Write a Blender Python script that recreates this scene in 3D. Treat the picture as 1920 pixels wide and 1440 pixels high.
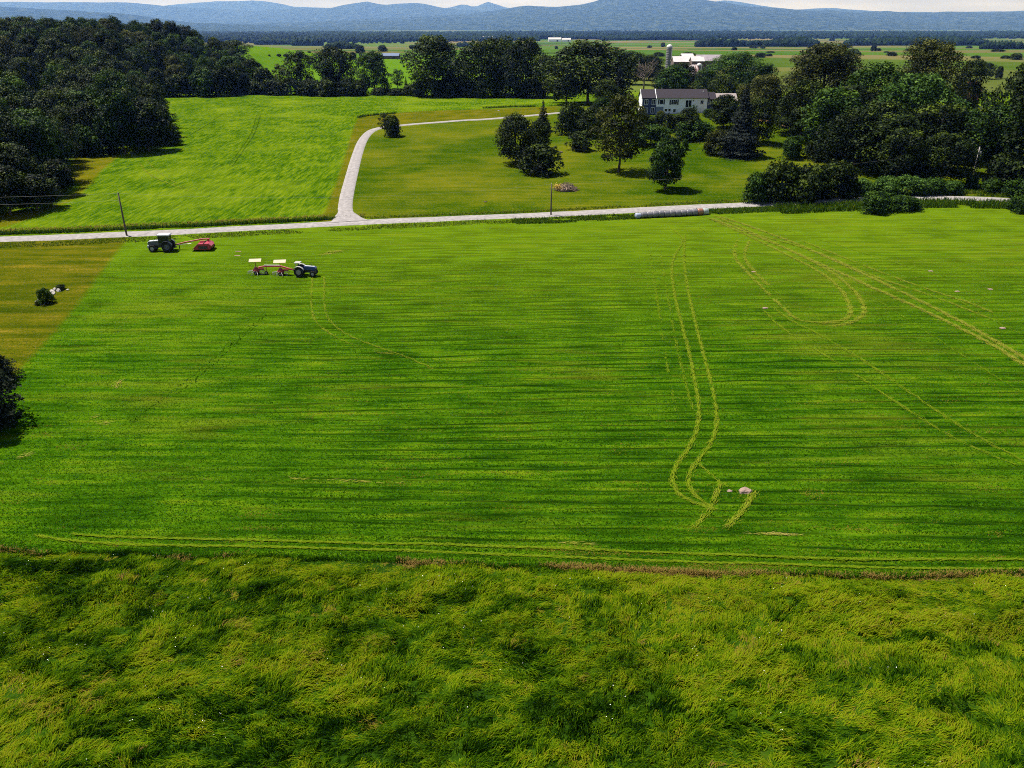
import bpy, bmesh, math, random
import numpy as np
from mathutils import Vector, Matrix, noise as mnoise

R = math.radians
C = bpy.context.scene
COL = C.collection
for o in list(bpy.data.objects): bpy.data.objects.remove(o)

# ------------------------------------------------------------------ camera
F_PX, YH = 1478.0, 50.0                   # focal length and horizon row for a 1920x1440 frame
CAM_Z = 35.0
PITCH = math.atan((720 - YH) / F_PX)
cam_d = bpy.data.cameras.new('camera'); cam = bpy.data.objects.new('camera', cam_d); COL.objects.link(cam)
cam.location = (0, 0, CAM_Z); cam.rotation_euler = (math.pi/2 - PITCH, 0, 0)
cam_d.sensor_width = 36.0; cam_d.lens = 36.0 * F_PX / 1920.0
cam_d.clip_start = 1.0; cam_d.clip_end = 120000.0
C.camera = cam

# ------------------------------------------------------------------ sky, sun, exposure
SUN_EL = R(62); SUN_AZ = math.atan2(-0.90, 0.44)   # from the left and behind the trees
w = bpy.data.worlds.new('World'); C.world = w; w.use_nodes = True
nt = w.node_tree; nt.nodes.clear()
sky = nt.nodes.new('ShaderNodeTexSky'); sky.sky_type = 'NISHITA'; sky.sun_disc = False
sky.sun_elevation = SUN_EL; sky.sun_rotation = SUN_AZ; sky.altitude = 100; sky.air_density = 1.0; sky.dust_density = 1.0
tc = nt.nodes.new('ShaderNodeTexCoord')
mp = nt.nodes.new('ShaderNodeMapping'); mp.inputs['Scale'].default_value = (2.0, 2.0, 26.0)
nz = nt.nodes.new('ShaderNodeTexNoise'); nz.inputs['Scale'].default_value = 2.2; nz.inputs['Detail'].default_value = 6
rp = nt.nodes.new('ShaderNodeValToRGB'); rp.color_ramp.elements[0].position = 0.34; rp.color_ramp.elements[1].position = 0.62
rp.color_ramp.elements[0].color = (0.35,0.35,0.35,1); rp.color_ramp.elements[1].color = (0.95,0.95,0.95,1)
mx = nt.nodes.new('ShaderNodeMix'); mx.data_type = 'RGBA'; mx.inputs[7].default_value = (11.5, 11.3, 13.5, 1)   # thin bright cloud veil
bg = nt.nodes.new('ShaderNodeBackground'); bg.inputs['Strength'].default_value = 0.05
wo = nt.nodes.new('ShaderNodeOutputWorld')
L = nt.links.new
L(tc.outputs['Generated'], mp.inputs['Vector']); L(mp.outputs[0], nz.inputs['Vector']); L(nz.outputs[0], rp.inputs[0])
sx_ = nt.nodes.new('ShaderNodeSeparateXYZ'); L(tc.outputs['Generated'], sx_.inputs[0])
mr_ = nt.nodes.new('ShaderNodeMapRange'); mr_.inputs[1].default_value = 0.35; mr_.inputs[2].default_value = 0.0; mr_.inputs[3].default_value = 0.0; mr_.inputs[4].default_value = 1.0
L(sx_.outputs[2], mr_.inputs[0])
mm_ = nt.nodes.new('ShaderNodeMath'); mm_.operation = 'MULTIPLY'; L(rp.outputs[0], mm_.inputs[0]); L(mr_.outputs[0], mm_.inputs[1])
L(mm_.outputs[0], mx.inputs[0]); L(sky.outputs[0], mx.inputs[6]); L(mx.outputs[2], bg.inputs[0]); L(bg.outputs[0], wo.inputs[0])

sun_d = bpy.data.lights.new('sun', 'SUN'); sun_d.energy = 5.0; sun_d.angle = R(0.5); sun_d.color = (1.0, 0.95, 0.86)
sun = bpy.data.objects.new('sun', sun_d); COL.objects.link(sun)
SUN_V = Vector((math.sin(SUN_AZ)*math.cos(SUN_EL), math.cos(SUN_AZ)*math.cos(SUN_EL), math.sin(SUN_EL)))
sun.rotation_euler = SUN_V.to_track_quat('Z', 'Y').to_euler(); sun.location = (-60, 60, 120)
C.view_settings.view_transform = 'Standard'; C.view_settings.look = 'None'
C.view_settings.exposure = 0.8; C.view_settings.gamma = 1.0
C.cycles.max_bounces = 5; C.cycles.diffuse_bounces = 2; C.cycles.glossy_bounces = 2; C.cycles.transmission_bounces = 3
C.cycles.volume_bounces = 0; C.cycles.transparent_max_bounces = 8
C.cycles.use_denoising = False; C.cycles.denoiser = 'OPENIMAGEDENOISE'; C.cycles.denoising_input_passes = 'RGB_ALBEDO_NORMAL'; C.cycles.denoising_prefilter = 'NONE'; C.cycles.filter_width = 1.0
C.cycles.use_adaptive_sampling = True; C.cycles.adaptive_threshold = 0.01

# ------------------------------------------------------------------ numpy noise, terrain, pixel -> ground
def _hash(ix, iy, s):
    h = (ix.astype(np.int64)*374761393 + iy.astype(np.int64)*668265263 + s*974634777) & 0xFFFFFFFF
    h = ((h ^ (h >> 13)) * 1274126177) & 0xFFFFFFFF
    return ((h ^ (h >> 16)) & 0xFFFF) / 65535.0
def vn(x, y, s=0):                       # value noise -1..1
    x = np.asarray(x, float); y = np.asarray(y, float)
    ix = np.floor(x); iy = np.floor(y); fx = x-ix; fy = y-iy
    fx = fx*fx*(3-2*fx); fy = fy*fy*(3-2*fy)
    a = _hash(ix, iy, s); b = _hash(ix+1, iy, s); c = _hash(ix, iy+1, s); d = _hash(ix+1, iy+1, s)
    return 2*((a*(1-fx)+b*fx)*(1-fy)+(c*(1-fx)+d*fx)*fy)-1
def fbm(x, y, s=0, o=4):
    t = 0; a = 1.0; n = 0
    for k in range(o):
        t = t + a*vn(np.asarray(x)*2**k+k*17.3, np.asarray(y)*2**k-k*9.1, s+k); n += a; a *= 0.5
    return t/n
def sst(a, b, x):
    t = np.clip((x-a)/(b-a), 0, 1); return t*t*(3-2*t)

def terrain(x, y):
    """broad shape of the land, metres"""
    x = np.asarray(x, float); y = np.asarray(y, float)
    h = 4.0*sst(150, 420, y)
    h = h + 6.2*np.exp(-((x-85)/85)**2-((y-295)/75)**2)                    # the knoll the house stands on
    h = h + 16*sst(-160, -225, x)*sst(320, 480, y)*(1-sst(700, 1100, y))    # wooded hill on the left
    h = h - 34*sst(620, 3600, y)
    h = h + 0.5*fbm(x/60, y/60, 5, 3)*sst(120, 220, y)
    h = h + 4.0*fbm(x/700, y/700, 8, 3)*sst(600, 1500, y)
    h = h + 0.10*fbm(x/9, y/9, 3, 3)
    return h

fw = np.array([0, math.cos(PITCH), -math.sin(PITCH)]); up = np.array([0, math.sin(PITCH), math.cos(PITCH)])
def ray(px, py):
    return np.array([1.0, 0, 0])*(px-960)/F_PX + up*(720-py)/F_PX + fw
def at(px, py):
    """ground point seen at photograph pixel (px, py)"""
    d = ray(px, py); d = d/d[1]
    t = 20.0; prev = t
    while t < 25000:
        if CAM_Z + d[2]*t < float(terrain(d[0]*t, t)): break
        prev = t; t *= 1.01
    a, b = prev, t
    for _ in range(24):
        m = (a+b)/2
        if CAM_Z + d[2]*m < float(terrain(d[0]*m, m)): b = m
        else: a = m
    return Vector((d[0]*b, b, float(terrain(d[0]*b, b))))
def top_z(P, px, py):
    d = ray(px, py); return CAM_Z + P.y*d[2]/d[1]
def mpp(P):
    """metres per photograph pixel at P"""
    v = np.array(P) - np.array([0, 0, CAM_Z]); return float(v @ fw)/F_PX
def line(pts): return [at(*p) for p in pts]

# ------------------------------------------------------------------ node helpers / materials
def mat(name):
    m = bpy.data.materials.new(name); m.use_nodes = True; n = m.node_tree
    b = n.nodes['Principled BSDF']; return m, n, b
def nd(n, t, **kw):
    k = n.nodes.new(t)
    for a, v in kw.items(): setattr(k, a, v)
    return k
def noise_nd(n, vec, scale, detail=4, rough=0.55):
    k = nd(n, 'ShaderNodeTexNoise'); k.inputs['Scale'].default_value = scale
    k.inputs['Detail'].default_value = detail; k.inputs['Roughness'].default_value = rough
    if vec is not None: n.links.new(vec, k.inputs['Vector'])
    return k.outputs[0]
RK = 0.76            # vegetation and gravel tints are written a little bright; this settles them to the exposure
def ramp(n, fac, stops, keep=False):
    k = nd(n, 'ShaderNodeValToRGB'); e = k.color_ramp.elements
    while len(e) < len(stops): e.new(0.5)
    for i, (p, c) in enumerate(stops):
        q = 1.0 if keep else RK; e[i].position = p; e[i].color = (c[0]*q, c[1]*q, c[2]*q, 1)
    n.links.new(fac, k.inputs[0]); return k.outputs[0]
def mixc(n, fac, a, b, mode='MIX'):
    k = nd(n, 'ShaderNodeMix', data_type='RGBA', blend_type=mode)
    if isinstance(fac, (int, float)): k.inputs[0].default_value = fac
    else: n.links.new(fac, k.inputs[0])
    for s, v in ((6, a), (7, b)):
        if isinstance(v, tuple): k.inputs[s].default_value = (*v[:3], 1)
        else: n.links.new(v, k.inputs[s])
    return k.outputs[2]
def mth(n, op, a, b=None, clamp=False):
    k = nd(n, 'ShaderNodeMath', operation=op); k.use_clamp = clamp
    for s, v in ((0, a), (1, b)):
        if v is None: continue
        if isinstance(v, (int, float)): k.inputs[s].default_value = v
        else: n.links.new(v, k.inputs[s])
    return k.outputs[0]
def mapped(n, vec, sc, rot=0.0):
    k = nd(n, 'ShaderNodeMapping'); k.inputs['Scale'].default_value = sc; k.inputs['Rotation'].default_value = (0, 0, rot)
    n.links.new(vec, k.inputs['Vector']); return k.outputs[0]
def paint(name, col, rough=0.5, var=0.12, scale=3.0, metal=0.0, spec=0.5):
    """painted or bare material with mild procedural dirt"""
    m, n, b = mat(name); g = nd(n, 'ShaderNodeTexCoord').outputs['Object']
    f = noise_nd(n, g, scale, 5)
    c = ramp(n, f, [(0.3, tuple(x*(1-var) for x in col)), (0.7, tuple(min(1, x*(1+var)) for x in col))], True)
    n.links.new(c, b.inputs['Base Color']); b.inputs['Roughness'].default_value = rough
    b.inputs['Metallic'].default_value = metal; b.inputs['Specular IOR Level'].default_value = spec
    return m

# leaves: one material per tint; 't' on each leaf gives its own shade
def leaf_mat(name, dark, mid, light, trans=0.25, spec=0.35):
    m, n, b = mat(name)
    a = nd(n, 'ShaderNodeAttribute', attribute_name='t').outputs['Fac']
    oi = nd(n, 'ShaderNodeObjectInfo').outputs['Random']
    f = mth(n, 'ADD', a, mth(n, 'MULTIPLY', mth(n, 'SUBTRACT', oi, 0.5), 0.3), True)
    c = ramp(n, f, [(0.05, dark), (0.5, mid), (0.97, light)])
    n.links.new(c, b.inputs['Base Color']); b.inputs['Roughness'].default_value = 0.6
    b.inputs['Specular IOR Level'].default_value = spec*0.25
    t = nd(n, 'ShaderNodeBsdfTranslucent'); n.links.new(mixc(n, 0.3, c, (0.06, 0.10, 0.005)), t.inputs[0])
    s = nd(n, 'ShaderNodeMixShader'); s.inputs[0].default_value = trans
    n.links.new(b.outputs[0], s.inputs[1]); n.links.new(t.outputs[0], s.inputs[2])
    n.links.new(s.outputs[0], n.nodes['Material Output'].inputs[0]); return m

M = {}
M['leaf_dark'] = leaf_mat('dark_leaves', (0.002,0.006,0.0005), (0.016,0.032,0.002), (0.105,0.150,0.007), 0.06)
M['leaf_mid'] = leaf_mat('green_leaves', (0.004,0.014,0.001), (0.022,0.058,0.003), (0.095,0.18,0.010), 0.10)
M['leaf_bright'] = leaf_mat('bright_leaves', (0.012,0.034,0.003), (0.050,0.115,0.010), (0.15,0.27,0.045), 0.15)
M['leaf_olive'] = leaf_mat('olive_leaves', (0.012,0.016,0.002), (0.052,0.062,0.008), (0.17,0.18,0.03), 0.15)
M['needle'] = leaf_mat('needles', (0.002,0.005,0.002), (0.007,0.014,0.005), (0.028,0.042,0.018), 0.03)
M['needle_blue'] = leaf_mat('blue_needles', (0.005,0.009,0.009), (0.012,0.019,0.016), (0.050,0.066,0.052), 0.03)
M['leaf_red'] = leaf_mat('red_leaves', (0.07,0.02,0.008), (0.17,0.05,0.02), (0.27,0.10,0.05), 0.15)
M['leaf_far'] = leaf_mat('far_wood_leaves', (0.004,0.013,0.005), (0.010,0.025,0.008), (0.026,0.05,0.012), 0.0, 0.1)
M['bark'] = paint('bark', (0.085, 0.065, 0.048), 0.9, 0.35, 2.0, spec=0.1)
M['bark_pale'] = paint('weathered_bark', (0.34, 0.31, 0.29), 0.85, 0.25, 2.0, spec=0.1)

# ------------------------------------------------------------------ object helpers
def tag(o, label=None, cat=None, group=None, kind=None):
    if label: o['label'] = label
    if cat: o['category'] = cat
    if group: o['group'] = group
    if kind: o['kind'] = kind
    return o
def empty(name, loc, rz=0, label=None, cat=None, group=None):
    o = bpy.data.objects.new(name, None); COL.objects.link(o); o.empty_display_size = 0.5
    o.location = loc; o.rotation_euler = (0, 0, rz); tag(o, label, cat, group); return o
def link(name, me, parent=None, material=None):
    o = bpy.data.objects.new(name, me); COL.objects.link(o)
    if material and not me.materials: me.materials.append(material)
    if parent: o.parent = parent
    return o
def np_mesh(name, V, Fq, t=None, smooth=False, attrs=None):
    """V (n,3); Fq (m,3) or (m,4) faces; t per-vertex shade"""
    me = bpy.data.meshes.new(name); V = np.ascontiguousarray(V, np.float32); Fq = np.ascontiguousarray(Fq, np.int32)
    k = Fq.shape[1]
    me.vertices.add(len(V)); me.vertices.foreach_set('co', V.ravel())
    me.loops.add(Fq.size); me.loops.foreach_set('vertex_index', Fq.ravel())
    me.polygons.add(len(Fq)); me.polygons.foreach_set('loop_start', np.arange(0, Fq.size, k, dtype=np.int32))
    me.polygons.foreach_set('loop_total', np.full(len(Fq), k, np.int32))
    if smooth: me.polygons.foreach_set('use_smooth', np.ones(len(Fq), bool))
    me.update(calc_edges=True)
    A = dict(attrs or {})
    if t is not None: A['t'] = t
    for nme, val in A.items():
        at_ = me.attributes.new(nme, 'FLOAT', 'POINT'); at_.data.foreach_set('value', np.ascontiguousarray(val, np.float32))
    return me

class MB:
    """collects boxes, tubes, lathes and plates into ONE mesh"""
    def __init__(s): s.v = []; s.f = []
    def add(s, v, f):
        k = len(s.v); s.v += [tuple(p) for p in v]; s.f += [tuple(i+k for i in q) for q in f]; return s
    def box(s, c, d, rot=None, taper=1.0):
        x, y, z = d[0]/2, d[1]/2, d[2]/2; P = []
        for k, sz in ((1.0, -z), (taper, z)):
            for ax, ay in ((-x, -y), (x, -y), (x, y), (-x, y)): P.append(Vector((ax*k, ay*k, sz)))
        if rot is not None: P = [rot @ p for p in P]
        c = Vector(c); P = [p+c for p in P]
        return s.add(P, [(3,2,1,0), (4,5,6,7), (0,1,5,4), (1,2,6,5), (2,3,7,6), (3,0,4,7)])
    def prism(s, pts, y0, y1):
        """outline in the xz plane extruded along y"""
        n = len(pts)
        v = [(x, y0, z) for x, z in pts] + [(x, y1, z) for x, z in pts]
        return s.add(v, [tuple(range(n)), tuple(range(2*n-1, n-1, -1))] + [(i, i+n, (i+1) % n + n, (i+1) % n) for i in range(n)])
    def prism_x(s, pts, x0, x1):
        n = len(pts)
        v = [(x0, y, z) for y, z in pts] + [(x1, y, z) for y, z in pts]
        return s.add(v, [tuple(range(n)), tuple(range(2*n-1, n-1, -1))] + [(i, i+n, (i+1) % n + n, (i+1) % n) for i in range(n)])
    def tube(s, pts, rad, n=8, cap=True):
        pts = [Vector(p) for p in pts]; rad = rad if isinstance(rad, (list, tuple)) else [rad]*len(pts)
        k = len(s.v); ref = None
        for i, p in enumerate(pts):
            d = (pts[min(i+1, len(pts)-1)] - pts[max(i-1, 0)]).normalized()
            if ref is None or abs(ref.dot(d)) > 0.98: ref = Vector((0,0,1)) if abs(d.z) < 0.9 else Vector((1,0,0))
            u = d.cross(ref).normalized(); v = d.cross(u)
            for j in range(n):
                a = 2*math.pi*j/n; s.v.append(tuple(p + (u*math.cos(a)+v*math.sin(a))*rad[i]))
        for i in range(len(pts)-1):
            for j in range(n):
                s.f.append((k+i*n+j, k+i*n+(j+1) % n, k+(i+1)*n+(j+1) % n, k+(i+1)*n+j))
        if cap:
            s.f.append(tuple(k+j for j in range(n-1, -1, -1))); e = k+(len(pts)-1)*n; s.f.append(tuple(e+j for j in range(n)))
        return s
    def lathe(s, prof, c, axis='y', n=24):
        """profile (radius, offset along axis) turned round the axis"""
        k = len(s.v)
        for r, h in prof:
            for j in range(n):
                a = 2*math.pi*j/n; p = {'y': (r*math.cos(a), h, r*math.sin(a)), 'x': (h, r*math.cos(a), r*math.sin(a)), 'z': (r*math.cos(a), r*math.sin(a), h)}[axis]
                s.v.append((p[0]+c[0], p[1]+c[1], p[2]+c[2]))
        for i in range(len(prof)-1):
            for j in range(n): s.f.append((k+i*n+j, k+i*n+(j+1) % n, k+(i+1)*n+(j+1) % n, k+(i+1)*n+j))
        return s
    def build(s, name, material, parent=None, bevel=0.0, smooth=False):
        me = bpy.data.meshes.new(name); me.from_pydata(s.v, [], s.f); me.update()
        bm = bmesh.new(); bm.from_mesh(me); bmesh.ops.recalc_face_normals(bm, faces=bm.faces)
        if bevel: bmesh.ops.bevel(bm, geom=list(bm.edges), offset=bevel, segments=2, affect='EDGES', clamp_overlap=True)
        bm.to_mesh(me); bm.free()
        if smooth:
            for p in me.polygons: p.use_smooth = True
        o = link(name, me, parent, material); return o

# ------------------------------------------------------------------ zones of the land (outlines in ground metres)
def poly_sd(x, y, P):
    """signed distance to polygon, positive inside"""
    n = len(P); d2 = np.full(x.shape, 1e18); ins = np.zeros(x.shape, bool)
    for i in range(n):
        ax, ay = P[i][0], P[i][1]; bx, by = P[(i+1) % n][0], P[(i+1) % n][1]
        ex, ey = bx-ax, by-ay; t = np.clip(((x-ax)*ex+(y-ay)*ey)/(ex*ex+ey*ey+1e-9), 0, 1)
        d2 = np.minimum(d2, (x-ax-t*ex)**2+(y-ay-t*ey)**2)
        c = ((ay > y) != (by > y)) & (x < (bx-ax)*(y-ay)/(by-ay+1e-12)+ax); ins ^= c
    return np.where(ins, 1, -1)*np.sqrt(d2)
def g2(pts): return [(p.x, p.y) for p in line(pts)]

edge_px = [(0,1036),(150,1040),(300,1043),(500,1045),(700,1052),(900,1061),(1050,1066),(1200,1074),(1400,1077),(1600,1086),(1760,1084),(1920,1080)]
EDGE = g2(edge_px); EX = np.array([-400]+[p[0] for p in EDGE]+[400]); EY = np.array([EDGE[0][1]+1]+[p[1] for p in EDGE]+[EDGE[-1][1]])
def edge_y(x): return np.interp(x, EX, EY) + 0.2*vn(np.asarray(x)/2.3, np.asarray(x)*0, 41) + 0.12*vn(np.asarray(x)/0.7, np.asarray(x)*0, 42)
road_px = [(-120,453),(0,449),(120,445),(240,439.5),(380,433),(500,426.5),(640,419),(720,415),(800,412),(920,407),(1040,402.5),(1200,394),(1330,387),(1420,383),(1500,379.5),(1600,374),(1700,371.5),(1760,371),(1840,373),(1920,377),(2060,386)]
ROAD = line(road_px); RX = np.array([p.x for p in ROAD]); RY = np.array([p.y for p in ROAD])
RX = np.concatenate([[-600], RX, [600]]); RY = np.concatenate([[RY[0]-3], RY, [RY[-1]-12]])
def road_y(x): return np.interp(x, RX, RY)
drive_px = [(655,417),(646,395),(650,365),(659,330),(668,295),(678,266),(690,249),(706,241),(740,236.5),(800,231),(880,225.5),(940,221.5),(1000,217),(1045,212),(1100,207),(1170,204)]
DRIVE = line(drive_px)
P_BROWN = g2([(-40,452),(120,448),(243,443),(205,490),(130,590),(40,690),(0,735)]) + [(-75, 60), (-140, 70)]
P_LAWN = g2([(667,409),(720,411),(1040,399),(1330,384),(1600,370),(1920,372),(2200,395)]) + [(260, 240), (230, 330), (150, 380), (70, 400)] + g2([(1046,196),(1040,214),(940,222.5),(800,232),(742,238),(706,245),(688,260),(676,295),(662,345),(658,385)])
P_VERGE = g2([(596,415),(612,392),(632,340),(648,290),(661,245),(671,221),(700,214),(800,208),(940,203.5),(1046,199),(1046,213),(940,222),(800,232),(742,238),(706,244),(692,252),(678,270),(668,305),(655,365),(650,400),(640,417)])
P_OLIVE = g2([(-60,412),(0,402),(60,396),(120,378),(150,352),(135,330),(138,292),(180,296),(225,291),(190,318),(170,345),(140,372),(60,408),(10,425),(-60,432)])

# mown rows: phase runs across the swaths
ROW = 1.75
def row_phase(x, y):
    tilt = 0.045*(1-sst(46, 62, y)) - 0.055*sst(56, 75, y)
    return (y + tilt*x + 0.0005*x*x*sst(56, 75, y) + 0.35*fbm(x/26, y/11, 61, 3) + 0.16*fbm(x/5, y/3, 62, 2)) / ROW
def row_amt(x, y):
    """1 where the mown rows show; the headland on the left has none"""
    return sst(-6, 10, x + 0.33*(y-60) + 23 - 0*y + 6*vn(x/9, y/9, 66))
# broken dark lines between the swaths, in [0,1]
def row_line(x, y, k=10):
    p = row_phase(x, y); s = np.cos(2*math.pi*p)*0.5+0.5; s2 = np.cos(2*math.pi*(p*1.63+.3))*0.5+0.5
    brk = sst(-0.45, 0.25, fbm(x/13, np.round(p)*3.7, 63, 3)); b2 = sst(0.0, 0.5, fbm(x/9, np.round(p*1.63+.3)*5.1, 64, 3))
    return np.clip((s**k)*brk+0.8*(s2**k)*b2, 0, 1)*row_amt(x, y)

def ground_z(x, y):
    """land plus small relief: mown ridges, lodged-grass billows, ditch"""
    x = np.asarray(x, float); y = np.asarray(y, float)
    h = terrain(x, y)
    e = edge_y(x); ry = road_y(x)
    mead = sst(0.3, -0.5, y-e)
    bil = 0.42*(1-np.abs(fbm((x+0.5*y)/4.2, (y-0.35*x)/2.5, 71, 3))*1.8) + 0.25*fbm(x/1.4, y/1.1, 75, 2)
    h = h + mead*(0.16 + (0.12 + 0.66*bil)*sst(0.2, 2.5, e-y))*sst(12, 20, y)
    hay = sst(-0.2, 0.4, y-e)*sst(ry-7, ry-11, y)
    h = h - hay*0.12*row_line(x, y, 3) + hay*0.05*fbm(x/4.5, y/0.6, 77, 2)
    dd = y-ry
    h = h - 0.45*np.exp(-((dd-6.0)/1.3)**2)*sst(20, -10, x)      # ditch beyond the road on the left
    return h

# ------------------------------------------------------------------ the ground: one sheet to the horizon
def graded(a, b, fine, grow, far):
    xs = list(np.arange(a, b+1e-6, fine)); s = fine
    lo, hi = xs[0], xs[-1]; L_, H_ = [], []
    while lo > -far: s = s*grow; lo -= s; L_.append(lo)
    s = fine
    while hi < far: s = s*grow; hi += s; H_.append(hi)
    return np.array(L_[::-1]+xs+H_)
gx = graded(-75, 80, 0.55, 1.035, 58000)
gy_near = np.concatenate([[-3000, -1500, -700, -300, -120, -50, -10, 10], np.arange(16, 62, 0.38), np.arange(62, 175, 0.55)])
ys = [gy_near[-1]]; s_ = 0.6
while ys[-1] < 45000: s_ *= 1.022; ys.append(ys[-1]+s_)
gy = np.concatenate([gy_near, ys[1:]])
GX, GY = np.meshgrid(gx, gy); fx, fy = GX.ravel(), GY.ravel()
fz = ground_z(fx, fy)
nx, ny = len(gx), len(gy)
ii = (np.arange(ny-1)[:, None]*nx + np.arange(nx-1)[None, :]).ravel()
quads = np.stack([ii, ii+1, ii+nx+1, ii+nx], 1)
def lim(v): return np.clip(v, -30, 30)
A = {'sd_meadow': lim(edge_y(fx)-fy), 'sd_north': lim(fy-road_y(fx)),
     'sd_brown': lim(poly_sd(fx, fy, P_BROWN)), 'sd_lawn': lim(poly_sd(fx, fy, P_LAWN)),
     'sd_verge': lim(poly_sd(fx, fy, P_VERGE)), 'sd_olive': lim(poly_sd(fx, fy, P_OLIVE)), 'rowp': np.clip(row_phase(fx, fy), -50, 120), 'rows': row_amt(fx, fy)*sst(0.2, 1.5, fy-edge_y(fx))*sst(-7, -12, fy-road_y(fx))}
gm = np_mesh('ground', np.stack([fx, fy, fz], 1), quads, smooth=True, attrs=A)

m, n, b = mat('land')
pos = nd(n, 'ShaderNodeNewGeometry').outputs['Position']
def attr(k): return nd(n, 'ShaderNodeAttribute', attribute_name=k).outputs['Fac']
fine = noise_nd(n, pos, 2.6, 5, 0.65)
med = noise_nd(n, pos, 0.16, 4, 0.6)
big = noise_nd(n, pos, 0.035, 3, 0.5)
strk = noise_nd(n, mapped(n, pos, (0.10, 1.25, 1), 0.02), 1.0, 5, 0.62)         # along the swaths
strk2 = noise_nd(n, mapped(n, pos, (0.06, 0.55, 1), -0.01), 1.0, 4, 0.6)
diag = noise_nd(n, mapped(n, pos, (1.7, 0.20, 1), 0.07), 1.0, 4, 0.62)          # along the left field
def zone(sd, wob=0.5, width=0.5, noi=None):
    k = mth(n, 'ADD', attr(sd) if isinstance(sd, str) else sd, mth(n, 'MULTIPLY', mth(n, 'SUBTRACT', noi or fine, 0.5), wob*4))
    return mth(n, 'ADD', mth(n, 'DIVIDE', k, width*2), 0.5, True)
def avg(*a):
    s = a[0]
    for q in a[1:]: s = mth(n, 'ADD', s, q)
    return mth(n, 'DIVIDE', s, len(a))
# main hayfield
c_hay = ramp(n, avg(fine, strk, strk, med), [(0.38, (0.009,0.034,0.001)), (0.46, (0.028,0.092,0.002)), (0.54, (0.068,0.160,0.003)), (0.64, (0.14,0.21,0.006))])
ph = attr('rowp')
def lines(mult, off, pw, lo, hi, sc):
    cs = mth(n, 'COSINE', mth(n, 'MULTIPLY', mth(n, 'ADD', mth(n, 'MULTIPLY', ph, mult), off), 2*math.pi))
    l = mth(n, 'POWER', mth(n, 'ADD', mth(n, 'MULTIPLY', cs, 0.5), 0.5), pw)
    nb = nd(n, 'ShaderNodeMapRange'); n.links.new(noise_nd(n, mapped(n, pos, sc), 1.0, 3), nb.inputs[0]); nb.inputs[1].default_value = lo; nb.inputs[2].default_value = hi
    return mth(n, 'MULTIPLY', l, nb.outputs[0])
rl_ = mth(n, 'ADD', lines(1.0, 0.0, 10.0, 0.36, 0.50, (0.09, 0.9, 1)), mth(n, 'MULTIPLY', lines(1.63, 0.3, 10.0, 0.42, 0.56, (0.11, 1.1, 1)), 0.9), True)
rl_ = mth(n, 'MULTIPLY', mth(n, 'MULTIPLY', rl_, attr('rows')), mth(n, 'ADD', mth(n, 'MULTIPLY', fine, 1.3), 0.25), True)
c_hay = mixc(n, mth(n, 'MULTIPLY', rl_, 0.93), c_hay, (0.004,0.016,0.001))  # near-black lines paint the shade between swaths into the grass colour
yel = mth(n, 'MULTIPLY', mth(n, 'SUBTRACT', avg(big, strk2), 0.53), 6.0, True)
c_hay = mixc(n, mth(n, 'MULTIPLY', yel, 0.55), c_hay, (0.15,0.16,0.010))
# strip of hayfield nearest the road is yellower
sepx = nd(n, 'ShaderNodeSeparateXYZ'); n.links.new(pos, sepx.inputs[0]); PX, PY = sepx.outputs[0], sepx.outputs[1]
nr = nd(n, 'ShaderNodeMapRange'); n.links.new(PY, nr.inputs[0]); nr.inputs[1].default_value = 85; nr.inputs[2].default_value = 150; nr.inputs[4].default_value = 0.42
c_hay = mixc(n, mth(n, 'MULTIPLY', nr.outputs[0], mth(n, 'MULTIPLY', avg(med, strk2), 2.0, True)), c_hay, (0.14,0.19,0.006))
# left hayfield beyond the road
c_n = ramp(n, avg(fine, diag, diag, med), [(0.40, (0.020,0.065,0.002)), (0.5, (0.072,0.142,0.003)), (0.60, (0.16,0.22,0.006))])
c_n = mixc(n, mth(n, 'MULTIPLY', mth(n, 'SUBTRACT', big, 0.5), 3.0, True), c_n, (0.15,0.20,0.008))
c = mixc(n, zone('sd_north', 0.3, 0.6), c_hay, c_n)
# far valley: fields of many tints
wv = nd(n, 'ShaderNodeMapping'); wv.inputs['Scale'].default_value = (0.0026, 0.0042, 1); wv.inputs['Rotation'].default_value = (0, 0, 0.12); n.links.new(pos, wv.inputs['Vector'])
vo = nd(n, 'ShaderNodeTexVoronoi', distance='CHEBYCHEV'); vo.voronoi_dimensions = '2D'; vo.inputs['Randomness'].default_value = 0.8; n.links.new(wv.outputs[0], vo.inputs['Vector']); vo.inputs['Scale'].default_value = 1.0
sepc = nd(n, 'ShaderNodeSeparateColor'); n.links.new(vo.outputs['Color'], sepc.inputs[0])
c_far = ramp(n, sepc.outputs[0], [(0.0, (0.055,0.14,0.010)), (0.3, (0.10,0.19,0.018)), (0.48, (0.025,0.065,0.010)), (0.6, (0.20,0.16,0.06)), (0.74, (0.07,0.16,0.015)), (0.9, (0.23,0.17,0.08))])
c_far = mixc(n, 0.25, c_far, ramp(n, noise_nd(n, mapped(n, pos, (0.004,0.02,1)), 1.0, 4), [(0.35,(0.03,0.065,0.010)), (0.65,(0.14,0.15,0.035))]))
fr = nd(n, 'ShaderNodeMapRange'); n.links.new(PY, fr.inputs[0]); fr.inputs[1].default_value = 900; fr.inputs[2].default_value = 1100
brt = ramp(n, avg(fine, med, big), [(0.4, (0.07,0.17,0.006)), (0.6, (0.13,0.23,0.010))])
mu = nd(n, 'ShaderNodeMapRange'); n.links.new(PX, mu.inputs[0]); mu.inputs[1].default_value = -60; mu.inputs[2].default_value = 120
brt = mixc(n, mth(n, 'MULTIPLY', mu.outputs[0], 0.9), brt, mixc(n, 0.5, c_far, ramp(n, avg(strk2, med, big), [(0.42, (0.05,0.09,0.010)), (0.58, (0.12,0.145,0.025))])))
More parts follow.
